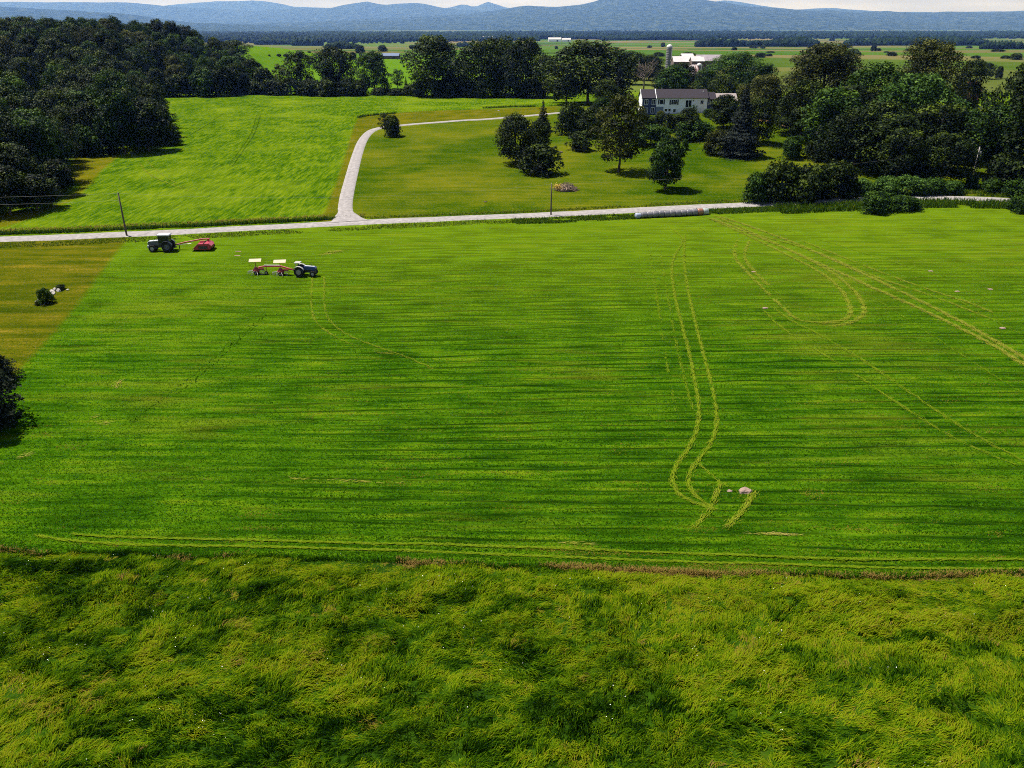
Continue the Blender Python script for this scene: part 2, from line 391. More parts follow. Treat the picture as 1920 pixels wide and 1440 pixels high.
c = mixc(n, zone(mth(n, 'SUBTRACT', PY, 430.0), 0, 5), c, brt)
c = mixc(n, fr.outputs[0], c, c_far)
# lawn, olive and cut in stripes
ls = nd(n, 'ShaderNodeTexWave', wave_type='BANDS', bands_direction='Y'); ls.inputs['Scale'].default_value = 0.2; ls.inputs['Distortion'].default_value = 1.6; ls.inputs['Detail'].default_value = 3; n.links.new(pos, ls.inputs['Vector'])
c_l = ramp(n, avg(fine, fine, med, big, strk2), [(0.41, (0.020,0.058,0.001)), (0.5, (0.062,0.104,0.003)), (0.59, (0.135,0.145,0.006))])
c_l = mixc(n, mth(n, 'MULTIPLY', mth(n, 'MULTIPLY', ls.outputs['Fac'], 0.5), mth(n, 'MULTIPLY', mth(n, 'SUBTRACT', big, 0.42), 5.0, True)), c_l, (0.15,0.14,0.010))
c = mixc(n, zone('sd_lawn', 0.4, 0.5), c, c_l)
c_v = ramp(n, avg(fine, med), [(0.38, (0.055,0.080,0.003)), (0.5, (0.105,0.112,0.004)), (0.62, (0.17,0.145,0.010))])
c = mixc(n, zone('sd_verge', 0.3, 0.5), c, c_v)
c_o = ramp(n, avg(fine, med), [(0.35, (0.07,0.09,0.003)), (0.5, (0.12,0.125,0.004)), (0.65, (0.19,0.15,0.010))])
c = mixc(n, zone('sd_olive', 0.4, 0.6, med), c, c_o)
# cut straw-brown field on the left
c_b = ramp(n, avg(fine, strk2, strk2, med), [(0.38, (0.032,0.055,0.002)), (0.47, (0.075,0.092,0.003)), (0.55, (0.13,0.122,0.006)), (0.65, (0.26,0.185,0.02))])
c = mixc(n, zone('sd_brown', 0.6, 0.5), c, c_b)
# meadow soil and thatch under the lodged grass
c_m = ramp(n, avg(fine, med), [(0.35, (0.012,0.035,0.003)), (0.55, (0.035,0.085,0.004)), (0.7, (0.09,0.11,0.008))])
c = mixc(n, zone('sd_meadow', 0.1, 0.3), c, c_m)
n.links.new(c, b.inputs['Base Color']); b.inputs['Roughness'].default_value = 1.0; b.inputs['Specular IOR Level'].default_value = 0.0
bp = nd(n, 'ShaderNodeBump'); bp.inputs['Strength'].default_value = 0.9; bp.inputs['Distance'].default_value = 0.25
n.links.new(avg(fine, strk), bp.inputs['Height']); n.links.new(bp.outputs[0], b.inputs['Normal'])
tag(link('ground', gm, None, m), kind='structure')

# ------------------------------------------------------------------ grass as geometry
def blade_mat(name, stops, trans=0.35):
    m, n, b = mat(name); a = nd(n, 'ShaderNodeAttribute', attribute_name='t').outputs['Fac']
    c = ramp(n, a, stops); n.links.new(c, b.inputs['Base Color']); b.inputs['Roughness'].default_value = 0.7; b.inputs['Specular IOR Level'].default_value = 0.0
    t = nd(n, 'ShaderNodeBsdfTranslucent'); n.links.new(c, t.inputs[0]); s = nd(n, 'ShaderNodeMixShader'); s.inputs[0].default_value = trans
    n.links.new(b.outputs[0], s.inputs[1]); n.links.new(t.outputs[0], s.inputs[2]); n.links.new(s.outputs[0], n.nodes['Material Output'].inputs[0]); return m
def ribbons(P, ang, length, width, rise, drop, t, side=0.0, seg=3):
    """arching blades: P (N,3) roots, ang heading, each a tapered ribbon of seg quads"""
    N = len(P); K = seg+1; s = np.linspace(0, 1, K)[None, :]
    a = ang[:, None] + side[:, None]*s if not np.isscalar(side) else ang[:, None] + side*s
    dl = length[:, None]/seg
    dx = np.cumsum(np.cos(a)*dl, 1)-np.cos(a[:, :1])*dl; dy = np.cumsum(np.sin(a)*dl, 1)-np.sin(a[:, :1])*dl
    z = rise[:, None]*np.sin(math.pi*np.minimum(s*0.62, 0.62))*1.05 - drop[:, None]*s**2
    cx = P[:, 0:1]+dx; cy = P[:, 1:2]+dy; cz = P[:, 2:3]+z
    wv = width[:, None]*(1-0.8*s**1.5)*0.5; px = -np.sin(a)*wv; py = np.cos(a)*wv
    V = np.empty((N, K, 2, 3)); V[:, :, 0, 0] = cx+px; V[:, :, 0, 1] = cy+py; V[:, :, 1, 0] = cx-px; V[:, :, 1, 1] = cy-py
    V[:, :, 0, 2] = cz; V[:, :, 1, 2] = cz
    base = (np.arange(N)*K*2)[:, None]; k = np.arange(seg)[None, :]*2
    Fq = np.stack([base+k, base+k+1, base+k+3, base+k+2], 2).reshape(-1, 4)
    T = np.repeat(t, K*2); T = np.clip(T + 0.07*np.tile(np.repeat(s[0], 2), N), 0, 1)
    return V.reshape(-1, 3), Fq, T

rg = np.random.default_rng(7)
# --- lodged meadow: locks of blades lying together
NL = 58000; PB = 12
x = rg.uniform(-52, 52, NL); y = 18 + (rg.random(NL)**0.85)*32
keep = (y < edge_y(x)+0.1) & (np.abs(x) < 10+0.85*y); x = x[keep]; y = y[keep]; NL = len(x)
flow = 0.55 + 1.3*fbm(x/6.5, y/4.5, 81, 2) + 0.9*fbm(x/2.1, y/1.7, 83, 2)
ang = flow + math.pi*sst(0.12, 0.25, vn(x/5.0, y/3.2, 85)) + rg.normal(0, 0.18, NL)
t = 0.40 + 0.54*fbm(x/1.7, y/0.9, 91, 3) + 0.22*fbm(x/14.0, y/4.0, 95, 2) + rg.normal(0, 0.12, NL)
t = t + 0.14*sst(35, 45, y)*sst(-30, -2, x)*sst(30, 14, x) - 0.07*sst(36, 29, y)*sst(8, -12, x)
t = np.minimum(t, 0.66); sp = sst(0.44, 0.85, fbm(x/2.4, y/1.5, 99, 2)+0.10*fbm(x/11, y/9, 101, 2)); t = np.where(rg.random(NL) < sp*0.7, 0.77+rg.normal(0, 0.05, NL), t)
curl = rg.normal(0, 0.55, NL); ll = rg.uniform(0.26, 0.68, NL); tall = 0.85*(0.45+0.85*sst(-0.4, 0.5, fbm(x/2.2, y/1.7, 107, 2)))*rg.uniform(.7, 1.25, NL)
rep_ = lambda a: np.repeat(a, PB)
N = NL*PB; px_ = rg.normal(0, 0.11, N); al_ = rg.uniform(-0.25, 0.25, N); A_ = rep_(ang)
x = rep_(x)+np.cos(A_)*al_-np.sin(A_)*px_; y = rep_(y)+np.sin(A_)*al_+np.cos(A_)*px_
ang = A_ - px_*0.9 + rg.normal(0, 0.34, N); t = rep_(t)+rg.normal(0, 0.10, N); tall = rep_(tall); curl = rep_(curl)+rg.normal(0, .12, N); ll = rep_(ll)
k = y < edge_y(x)+0.2; x, y, ang, t, tall, curl, ll = x[k], y[k], ang[k], t[k], tall[k], curl[k], ll[k]; N = len(x)
z = ground_z(x, y)
de = edge_y(x)-y; t = np.where((de < 0.6) & (rg.random(N) < 0.8*sst(0.0, 0.35, fbm(x/4, y*0, 104, 2)+0.22*sst(-25, 5, x)-.02+.5*sst(5,7,x)*sst(15,13,x))), 0.93+rg.normal(0, 0.04, N), np.where(de < .35, t*.4, t))  # dead brown at the edge; darkened blades there paint its thin shadow line
# brown dead stems along the uncut edge, and dark ones painting its shadow line
K = 15000; xe = rg.uniform(-44, 44, K); den = sst(-.3, .45, fbm(xe/3.5, xe*0, 104, 3)+0.55*sst(-26, 4, xe)-.38+.5*sst(4, 7, xe)*sst(16, 13, xe)); kk = rg.random(K) < 0.25+.75*den; xe = xe[kk]; den = den[kk]; K = len(xe)
ye = edge_y(xe)+rg.normal(-0.10, 0.14, K); te = np.where(rg.random(K) < den*.85, 0.93+rg.normal(0, .05, K), 0.10+rg.normal(0, .06, K))
E_ = ribbons(np.stack([xe, ye, ground_z(xe, ye)-.03], 1), rg.uniform(0, 6.28, K), rg.uniform(.15, .5, K), rg.uniform(.025, .05, K), rg.uniform(.22, .50, K), rg.uniform(0, .12, K), np.clip(te, 0, 1), rg.normal(0, .4, K), 3)
ln = ll*rg.uniform(0.75, 1.1, N); wd = rg.uniform(0.02, 0.05, N)
V, Fq, T = ribbons(np.stack([x, y, z-0.03], 1), ang, ln, wd, rg.uniform(0.30, 0.46, N)*tall*(0.45+0.55*sst(0.1, 2.2, edge_y(x)-y)), rg.uniform(0.02, 0.18, N), np.clip(t, 0, 1), curl, 3)
Fq = np.concatenate([Fq, E_[1]+len(V)]); V = np.concatenate([V, E_[0]]); T = np.concatenate([T, E_[2]])
M['meadow'] = blade_mat('lodged_grass', [(0.04,(0.003,0.013,0.001)), (0.20,(0.018,0.062,0.002)), (0.42,(0.090,0.180,0.003)), (0.66,(0.22,0.30,0.006)), (0.82,(0.25,0.24,0.010)), (1.0,(0.30,0.185,0.060))], 0.3)
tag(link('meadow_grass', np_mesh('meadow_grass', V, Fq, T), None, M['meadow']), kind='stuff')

# --- wild flowers in the meadow
N = 260
cx = rg.uniform(-38, 38, 90); cy = rg.uniform(27, 47, 90); q = rg.integers(0, 90, N)
x = cx[q]+rg.normal(0, 0.8, N); y = cy[q]+rg.normal(0, 0.6, N); k = y < edge_y(x)-0.1; x = x[k]; y = y[k]; N = len(x); z = ground_z(x, y)+rg.uniform(0.35, 0.6, N)
r_ = rg.uniform(0.012, 0.027, N); an = np.arange(6)*math.pi/3
tl = rg.normal(0, 0.3, (N, 2))
V = np.stack([x[:, None]+r_[:, None]*np.cos(an), y[:, None]+r_[:, None]*np.sin(an), z[:, None]+r_[:, None]*(tl[:, :1]*np.cos(an)+tl[:, 1:]*np.sin(an))], 2).reshape(-1, 3)
b6 = (np.arange(N)*6)[:, None]; Fq = np.concatenate([b6+np.array([[0,1,2,3]]), b6+np.array([[0,3,4,5]])])
M['petal'] = paint('white_petals', (0.78,0.78,0.74), 0.6)
tag(link('wildflowers', np_mesh('wildflowers', V, Fq), None, M['petal']), kind='stuff')

# --- stubble and regrowth of the mown field
N = 560000
y = 45 + (rg.random(N)**1.35)*82; x = (rg.random(N)*2-1)*(10+0.72*y)
brown = np.zeros(N, bool); k = (y > edge_y(x)+0.05) & (y < road_y(x)-7)
x = x[k]; y = y[k]; N = len(x)
bsd = poly_sd(x, y, P_BROWN); z = ground_z(x, y); rl = row_line(x, y)
k = rg.random(N) > 1.5*rl; x, y, z, bsd, rl = x[k], y[k], z[k], bsd[k], rl[k]; N = len(x)
ang = np.where(rg.random(N) < 0.5, 0, math.pi) + rg.normal(0, 0.8, N)
t = 0.38 + 0.26*fbm(x/7, y/0.55, 111, 3)*row_amt(x, y) + 0.20*fbm(x/3.2, y/1.4, 112, 3) + 0.16*fbm(x/22, y/9, 113, 2) + rg.normal(0, 0.15, N) + 0.20*sst(75, 135, y) - 0.10*sst(70, 50, y) - 0.06*sst(10, -25, x) - 0.35*rl  # blades along the row lines are darkened too, as painted shade
patch = sst(0.42, 0.6, fbm(x/5, y/0.9, 115, 2)); t = np.where(rg.random(N) < patch*0.6, 0.8+rg.normal(0, 0.05, N), t)
t = np.where(bsd+0.9*fbm(x/1.6, y/1.6, 118, 2) > 0.1, 0.62 + 0.22*fbm(x/9, y/0.9, 117, 2)+0.12*fbm(x/5, y/4, 119, 2)+rg.normal(0, 0.08, N), t)
V, Fq, T = ribbons(np.stack([x, y, z-0.01], 1), ang, rg.uniform(0.08, 0.20, N), rg.uniform(0.03, 0.065, N), rg.uniform(0.05, 0.15, N), rg.uniform(0, 0.05, N), np.clip(t, 0.17, 1), rg.normal(0, 0.4, N), 1)
M['stubble'] = blade_mat('mown_grass', [(0.08,(0.005,0.022,0.001)), (0.3,(0.022,0.082,0.002)), (0.5,(0.066,0.162,0.002)), (0.68,(0.14,0.225,0.005)), (0.84,(0.25,0.20,0.02)), (1.0,(0.34,0.23,0.06))], 0.3)
tag(link('mown_grass', np_mesh('mown_grass', V, Fq, T), None, M['stubble']), kind='stuff')

# --- wheel tracks: lighter flattened grass lying along the ruts
def densify(pts, step):
    out = []; acc = 0.0
    for a, b2 in zip(pts[:-1], pts[1:]):
        L_ = (b2-a).length; k = max(1, int(L_/step))
        for i in range(k): out.append(a.lerp(b2, i/k))
    out.append(pts[-1]); return out
def smooth_line(px, it=2):
    P = line(px)
    for _ in range(it):
        Q = [P[0]]
        for a, b2 in zip(P[:-1], P[1:]): Q += [a.lerp(b2, 0.25), a.lerp(b2, 0.75)]
        Q.append(P[-1]); P = Q
    return P
tracks = [  # (pixels, width m, strength, shade)
 ([(1262,430),(1285,450),(1263,480),(1258,510),(1270,580),(1290,650),(1304,720),(1313,780),(1300,828),(1270,868),(1257,900),(1272,928),(1310,946),(1338,955)], 0.52, 0.9, 0.68),
 ([(1285,440),(1281,490),(1293,560),(1310,630),(1326,690),(1340,745),(1345,790),(1337,828),(1305,866),(1288,898),(1300,928),(1330,948)], 0.52, 0.9, 0.68),
 ([(1213,450),(1226,520),(1238,600),(1250,680),(1266,770)], 0.5, 0.4, 0.62), ([(1235,460),(1250,540),(1264,630),(1285,720),(1300,770)], 0.5, 0.35, 0.62),
 ([(1325,408),(1400,440),(1480,480),(1540,510),(1580,545),(1597,580),(1590,600),(1540,606)], 0.85, 0.95, 0.76),
 ([(1340,405),(1420,440),(1500,478),(1570,515),(1612,555),(1624,585),(1605,603),(1560,612)], 0.85, 1.0, 0.76),
 ([(1335,410),(1450,455),(1560,505),(1660,550),(1750,590),(1850,640),(1930,690)], 1.0, 1.0, 0.80),
 ([(1350,406),(1480,450),(1590,500),(1700,552),(1790,596),(1870,642),(1930,676)], 1.0, 1.0, 0.80),
 ([(1400,435),(1530,470),(1640,520),(1720,545),(1800,575),(1850,595)], 0.8, 0.8, 0.76), ([(1500,450),(1600,490),(1700,530),(1830,572),(1860,586)], 0.8, 0.8, 0.76),
 ([(1383,450),(1374,475),(1388,498),(1430,540),(1470,580),(1500,604),(1570,606)], 0.8, 0.8, 0.76), ([(1405,452),(1393,478),(1405,500),(1440,535)], 0.8, 0.8, 0.76),
 ([(1432,582),(1460,612),(1520,650),(1600,700),(1680,755),(1800,830),(1900,870)], 0.55, 0.55, 0.68), ([(1452,578),(1480,600),(1560,640),(1640,690),(1740,760),(1850,830),(1930,870)], 0.55, 0.5, 0.68),
 ([(1360,404),(1450,425),(1560,455),(1680,495),(1780,520)], 0.4, 0.45, 0.64), ([(1300,420),(1380,470),(1440,530),(1490,590)], 0.35, 0.35, 0.62), ([(1470,460),(1560,510),(1640,560),(1740,625),(1840,690),(1930,745)], 0.35, 0.3, 0.62), ([(1790,560),(1860,600),(1930,635)], 0.35, 0.4, 0.64),
 ([(586,520),(583,560),(587,600),(612,622),(650,643),(700,658),(742,666)], 0.4, 0.5, 0.74), ([(608,520),(607,570),(613,598),(640,622),(690,645),(760,668),(812,692)], 0.4, 0.45, 0.74),
 ([(70,1005),(120,1014),(220,1022),(480,1025),(700,1030),(960,1039),(1200,1049),(1440,1058),(1700,1066),(1930,1066)], 0.24, 1.0, 0.62),
 ([(140,1003),(240,1009),(500,1014),(720,1019),(960,1026),(1200,1034),(1440,1045),(1700,1050),(1930,1050)], 0.24, 1.0, 0.62),
 ([(1350,905),(1340,935),(1325,965),(1300,990)], 0.6, 0.6, 0.72), ([(1414,922),(1400,950),(1365,986)], 0.7, 0.9, 0.74), ([(1310,870),(1345,900),(1390,930)], 0.4, 0.4, 0.7),
 ([(262,305),(272,322),(300,338),(352,358)], 0.55, 0.5, 0.8), ([(275,300),(290,318),(330,345),(360,356)], 0.5, 0.4, 0.8),
 ([(228,712),(216,728)], 0.7, 0.35, 0.9), ([(165,795),(205,793)], 1.3, 0.3, 0.86), ([(172,785),(190,780)], 0.9, 0.3, 0.86), ([(38,858),(58,852)], 0.9, 0.35, 0.9),
 ([(540,896),(600,900),(760,906)], 0.4, 0.5, 0.84), ([(1390,1000),(1500,1002)], 0.5, 0.6, 0.9), ([(1060,1018),(1110,1021)], 0.4, 0.5, 0.86), ([(600,478),(640,470)], 2.2, 0.5, 0.84),
]
PP, AA, TT, LL, WW, RI = [], [], [], [], [], []
for px, wdt, st, sh in tracks:
    P = densify(smooth_line(px), 0.5)
    xy = np.array([[p.x, p.y] for p in P]); d = np.diff(xy, axis=0); sl = np.hypot(d[:, 0], d[:, 1]); s = np.concatenate([[0], np.cumsum(sl)])
    k = int(s[-1]*wdt*(78 if wdt > .3 else 190)*st)+4
    u = rg.uniform(0, s[-1], k); xi = np.interp(u, s, xy[:, 0]); yi = np.interp(u, s, xy[:, 1])
    hd = np.interp(u, s[:-1], np.unwrap(np.arctan2(d[:, 1], d[:, 0])))
    ok = vn(u/2.1, u*0+len(PP), 121) + 0.6*vn(u/0.7, u*0+len(PP), 122) + 0.5*vn(u/9, u*0+len(PP), 123) + rg.normal(0, .35, k) > -0.85*st-np.where(st > .85, .5, 0)
    off = rg.normal(0, wdt*0.21, k); xi = xi-np.sin(hd)*off; yi = yi+np.cos(hd)*off
    xi, yi, hd = xi[ok], yi[ok], hd[ok]; k = len(xi)
    PP.append(np.stack([xi, yi, ground_z(xi, yi)+0.05], 1)); AA.append(hd+rg.normal(0, 0.22, k)+math.pi*(rg.random(k) < .5)); TT.append(sh-0.10+rg.normal(0, 0.06, k)); LL.append(rg.uniform(0.3, 0.65, k)); WW.append(rg.uniform(0.022, 0.048, k)); RI.append(rg.uniform(0.03, 0.07, k))
PP = np.concatenate(PP); AA = np.concatenate(AA); TT = np.clip(np.concatenate(TT), 0, 1); LL = np.concatenate(LL); WW = np.concatenate(WW); RI = np.concatenate(RI)
V, Fq, T = ribbons(PP, AA, LL, WW, RI, RI*0.3, TT, 0.0, 2)
M['track'] = blade_mat('pressed_grass', [(0.3,(0.10,0.22,0.005)), (0.6,(0.20,0.29,0.010)), (0.75,(0.30,0.32,0.03)), (0.9,(0.46,0.36,0.11)), (1.0,(0.48,0.34,0.16))], 0.2)
tag(link('pressed_grass', np_mesh('pressed_grass', V, Fq, T), None, M['track']), kind='stuff')
# dark ruts where the wheels sank
PP, AA, LL, WW = [], [], [], []
for px in ([(500,588),(460,622),(400,672),(352,712),(306,748),(235,795)], [(486,606),(440,645),(395,688),(330,740)], [(488,216),(479,250),(450,290),(436,312)], [(481,216),(472,252),(443,290),(430,310)], [(420,212),(380,240),(350,256)]):
    P = densify(smooth_line(px), 0.4)
    for a, b2 in zip(P[:-1], P[1:]):
        for _ in range(2 if a.y > 150 else 1):
            q = a.lerp(b2, rg.random()); PP.append((q.x+rg.normal(0, .1), q.y+rg.normal(0, .1), 0)); AA.append(math.atan2(b2.y-a.y, b2.x-a.x)+rg.normal(0, .3)); LL.append(rg.uniform(.3, .7)); WW.append(rg.uniform(.06, .13))
PP = np.array(PP); PP[:, 2] = ground_z(PP[:, 0], PP[:, 1])+0.04
V, Fq, T = ribbons(PP, np.array(AA), np.array(LL), np.array(WW), np.full(len(PP), .06), np.full(len(PP), .03), rg.uniform(0.35, 1.0, len(PP)), 0.0, 2)
tag(link('wheel_ruts', np_mesh('wheel_ruts', V, Fq, T), None, blade_mat('rut_grass', [(0,(0.010,0.035,0.003)), (1,(0.038,0.105,0.004))], 0.1)), kind='stuff')

# --- weeds along the road
def weeds(x, y, hmin, hmax, tint, spread=0.1):
    n_ = len(x); z = ground_z(x, y)
    return ribbons(np.stack([x, y, z-0.05], 1), rg.uniform(0, 2*math.pi, n_), rg.uniform(0.2, 0.5, n_), rg.uniform(0.06, 0.16, n_), rg.uniform(hmin, hmax, n_), rg.uniform(0, 0.15, n_), np.clip(tint+rg.normal(0, spread, n_), 0, 1), rg.normal(0, .5, n_), 2)
parts = []
for (x0, x1, d0, d1, k, h0, h1, tt) in ((-115, -32, 3.6, 6.5, 9000, 0.3, 0.9, 0.30), (-115, -30, 6.2, 8.5, 4000, 0.2, 0.5, 0.72), (-30, 60, 3.0, 5.0, 3500, 0.2, 0.5, 0.5), (-110, 60, -6.5, -3.0, 12000, 0.12, 0.4, 0.46),
                                        (0, 55, -7.5, -3.0, 8000, 0.2, 0.6, 0.30), (55, 140, -9.5, -2.8, 16000, 0.3, 1.2, 0.34), (62, 140, 3.0, 7.0, 9000, 0.3, 1.0, 0.40)):
    x = rg.uniform(x0, x1, k); y = road_y(x)+rg.uniform(d0, d1, k); kk = fbm(x/5, y/2, 131, 2) > -0.35
    dr = np.array([[p.x, p.y] for p in DRIVE[:6]]); dmin = np.min(np.hypot(x[:, None]-dr[:, 0], y[:, None]-dr[:, 1]), 1); kk &= dmin > 5.0
    parts.append(weeds(x[kk], y[kk], h0, h1, tt))
V = np.concatenate([p[0] for p in parts]); o_ = 0; FF = []
for p in parts: FF.append(p[1]+o_); o_ += len(p[0])
tag(link('roadside_weeds', np_mesh('roadside_weeds', V, np.concatenate(FF), np.concatenate([p[2] for p in parts])), None, blade_mat('weeds', [(0.1,(0.012,0.035,0.004)), (0.4,(0.04,0.09,0.006)), (0.6,(0.12,0.15,0.012)), (0.85,(0.30,0.24,0.05)), (1.0,(0.36,0.2,0.06))], 0.25)), kind='stuff')
# standing edge of the uncut grass round the driveway field corner and the fringe below it
x = []; y = []
for px in ([(670,221),(690,217),(740,213)], [(908,203),(960,201),(1005,200)]):
    for p in densify(smooth_line(px), 0.12): x.append(p.x+rg.normal(0, .4)); y.append(p.y+rg.normal(0, .4))
x = np.repeat(np.array(x), 5)+rg.normal(0, .3, len(x)*5); y = np.repeat(np.array(y), 5)+rg.normal(0, .3, len(y)*5)
V, Fq, T = weeds(x, y, 0.4, 1.1, 0.35)
tag(link('uncut_grass', np_mesh('uncut_grass', V, Fq, T), None, bpy.data.materials['weeds']), kind='stuff')

# ------------------------------------------------------------------ road and driveway
def strip(name, P, widths, lift, material, crown=0.06):
    P = [Vector((p.x, p.y, 0)) for p in P]; V, Fc = [], []; U = (-1, -0.8, -0.45, 0, 0.45, 0.8, 1)
    for i, p in enumerate(P):
        d = (P[min(i+1, len(P)-1)]-P[max(i-1, 0)]).normalized(); nn = Vector((-d.y, d.x, 0)); wd = widths(i/(len(P)-1))
        for u in U:
            q = p + nn*(u*(wd/2)*(1 + 0.06*mnoise.noise((p.x*0.7, p.y*0.7, u*3))))
            hz = float(terrain(q.x, q.y)); V.append((q.x, q.y, hz+lift+crown*(1-u*u) if abs(u) < 1 else hz-0.06))
    k = len(U)
    for i in range(len(P)-1):
        for j in range(k-1): Fc.append((i*k+j, i*k+j+1, (i+1)*k+j+1, (i+1)*k+j))
    us = np.tile(np.array(U), len(P))
    return tag(link(name, np_mesh(name, np.array(V), np.array(Fc), us*0.5+0.5, smooth=True), None, material), kind='structure')
m, n, b = mat('gravel'); pos = nd(n, 'ShaderNodeNewGeometry').outputs['Position']
u = nd(n, 'ShaderNodeAttribute', attribute_name='t').outputs['Fac']
g = ramp(n, noise_nd(n, pos, 1.4, 6, 0.7), [(0.3, (0.22,0.20,0.20)), (0.52, (0.37,0.34,0.335)), (0.75, (0.52,0.48,0.47))])
wt = mth(n, 'ABSOLUTE', mth(n, 'SUBTRACT', mth(n, 'ABSOLUTE', mth(n, 'SUBTRACT', u, 0.5)), 0.2))
lo = mth(n, 'SUBTRACT', 1.0, mth(n, 'MULTIPLY', wt, 9.0), True)
g = mixc(n, mth(n, 'MULTIPLY', lo, mth(n, 'MULTIPLY', noise_nd(n, pos, 0.25, 3), 0.7)), g, (0.20,0.185,0.185))
n.links.new(g, b.inputs['Base Color']); b.inputs['Roughness'].default_value = 0.95; b.inputs['Specular IOR Level'].default_value = 0.15
bp = nd(n, 'ShaderNodeBump'); bp.inputs['Strength'].default_value = 0.5; bp.inputs['Distance'].default_value = 0.05; n.links.new(noise_nd(n, pos, 6.0, 4), bp.inputs['Height']); n.links.new(bp.outputs[0], b.inputs['Normal'])
M['gravel'] = m
rp_ = densify(smooth_line(road_px, 2), 2.0)
strip('road', rp_, lambda s: 4.4, 0.10, m)
dp = densify(smooth_line(drive_px, 2), 1.5)
strip('driveway', dp, lambda s: 3.2 + 8.0*max(0, 1-s/0.055)**2, 0.16, m)

# ------------------------------------------------------------------ mountains far off
def hills(name, sky_px, dist, depth, material, base_z=-45, seed=0, rough=60):
    xs = [p[0] for p in sky_px]; ysz = [p[1] for p in sky_px]
    px = np.linspace(xs[0], xs[-1], 420); py = np.interp(px, xs, ysz)
    py = py + 0.9*fbm(px/24, px*0, seed, 3)
    V = []; K = 34
    for i in range(len(px)):
        d = ray(px[i], py[i]); X = dist*d[0]/d[1]; Z = CAM_Z + dist*d[2]/d[1]
        for j in range(K):
            s = j/(K-1)*1.35; yy = dist - depth*(1-s) if s < 1 else dist+depth*(s-1)
            hh = (s**0.8 if s < 1 else 1-(s-1)*1.2)
            zz = base_z + (Z-base_z)*hh
            V.append((X*(1+0*yy), yy, zz))
    V = np.array(V); s_all = np.tile(np.linspace(0, 1.35, K), len(px))
    env = np.sin(np.clip(s_all, 0, 1)*math.pi)
    V[:, 2] += env*rough*(fbm(V[:, 0]/1500, V[:, 1]/1500, seed+3, 4)*1.6 - 0.3)
    ii = (np.arange(len(px)-1)[:, None]*K+np.arange(K-1)[None, :]).ravel()
    return tag(link(name, np_mesh(name, V, np.stack([ii, ii+K, ii+K+1, ii+1], 1), smooth=True), None, material), kind='structure')
m, n, b = mat('mountain_forest'); pos = nd(n, 'ShaderNodeNewGeometry').outputs['Position']
cf = ramp(n, noise_nd(n, pos, 0.006, 7, 0.75), [(0.36, (0.006,0.018,0.006)), (0.5, (0.030,0.055,0.018)), (0.64, (0.10,0.125,0.035))])
n.links.new(cf, b.inputs['Base Color']); b.inputs['Roughness'].default_value = 1.0; b.inputs['Specular IOR Level'].default_value = 0
bp = nd(n, 'ShaderNodeBump'); bp.inputs['Strength'].default_value = 1.0; bp.inputs['Distance'].default_value = 60; n.links.new(noise_nd(n, pos, 0.008, 6, 0.65), bp.inputs['Height']); n.links.new(bp.outputs[0], b.inputs['Normal'])
M['mtn'] = m
hills('mountains', [(-900,60),(300,48),(600,40),(800,30),(900,24),(955,15),(985,10),(1050,12),(1100,6),(1130,-2),(1200,-5),(1300,-4),(1345,3),(1400,11),(1470,16),(1520,22),(1550,18),(1600,24),(1660,20),(1690,25),(1770,21),(1850,23),(1920,21),(2100,16),(2700,22)], 24000, 7500, m, -40, 21)
hills('mountains', [(-900,10),(-200,-4),(0,3),(240,4),(330,12),(400,16),(480,20),(560,15),(620,15),(650,8),(690,2),(720,9),(750,6),(790,5),(830,14),(860,18),(980,22),(1300,14),(1620,19),(1700,24),(2000,18),(2800,10)], 32000, 5500, m, -40, 31)
hills('mountains', [(-1200,30),(200,20),(340,7),(380,3),(470,0),(500,2),(555,12),(610,14),(800,18),(845,13),(870,7),(890,13),(915,3),(950,14),(1100,20),(1300,8),(1360,-1),(1420,9),(1490,18),(1560,14),(1640,21),(1800,23),(2100,20),(3000,30)], 39500, 4500, m, -40, 45)
hills('hills', [(-900,30),(-200,8),(0,11),(60,15),(120,18),(230,25),(300,34),(360,42),(480,46),(620,52),(800,58),(1000,64)], 17500, 5000, m, -40, 52, 20)

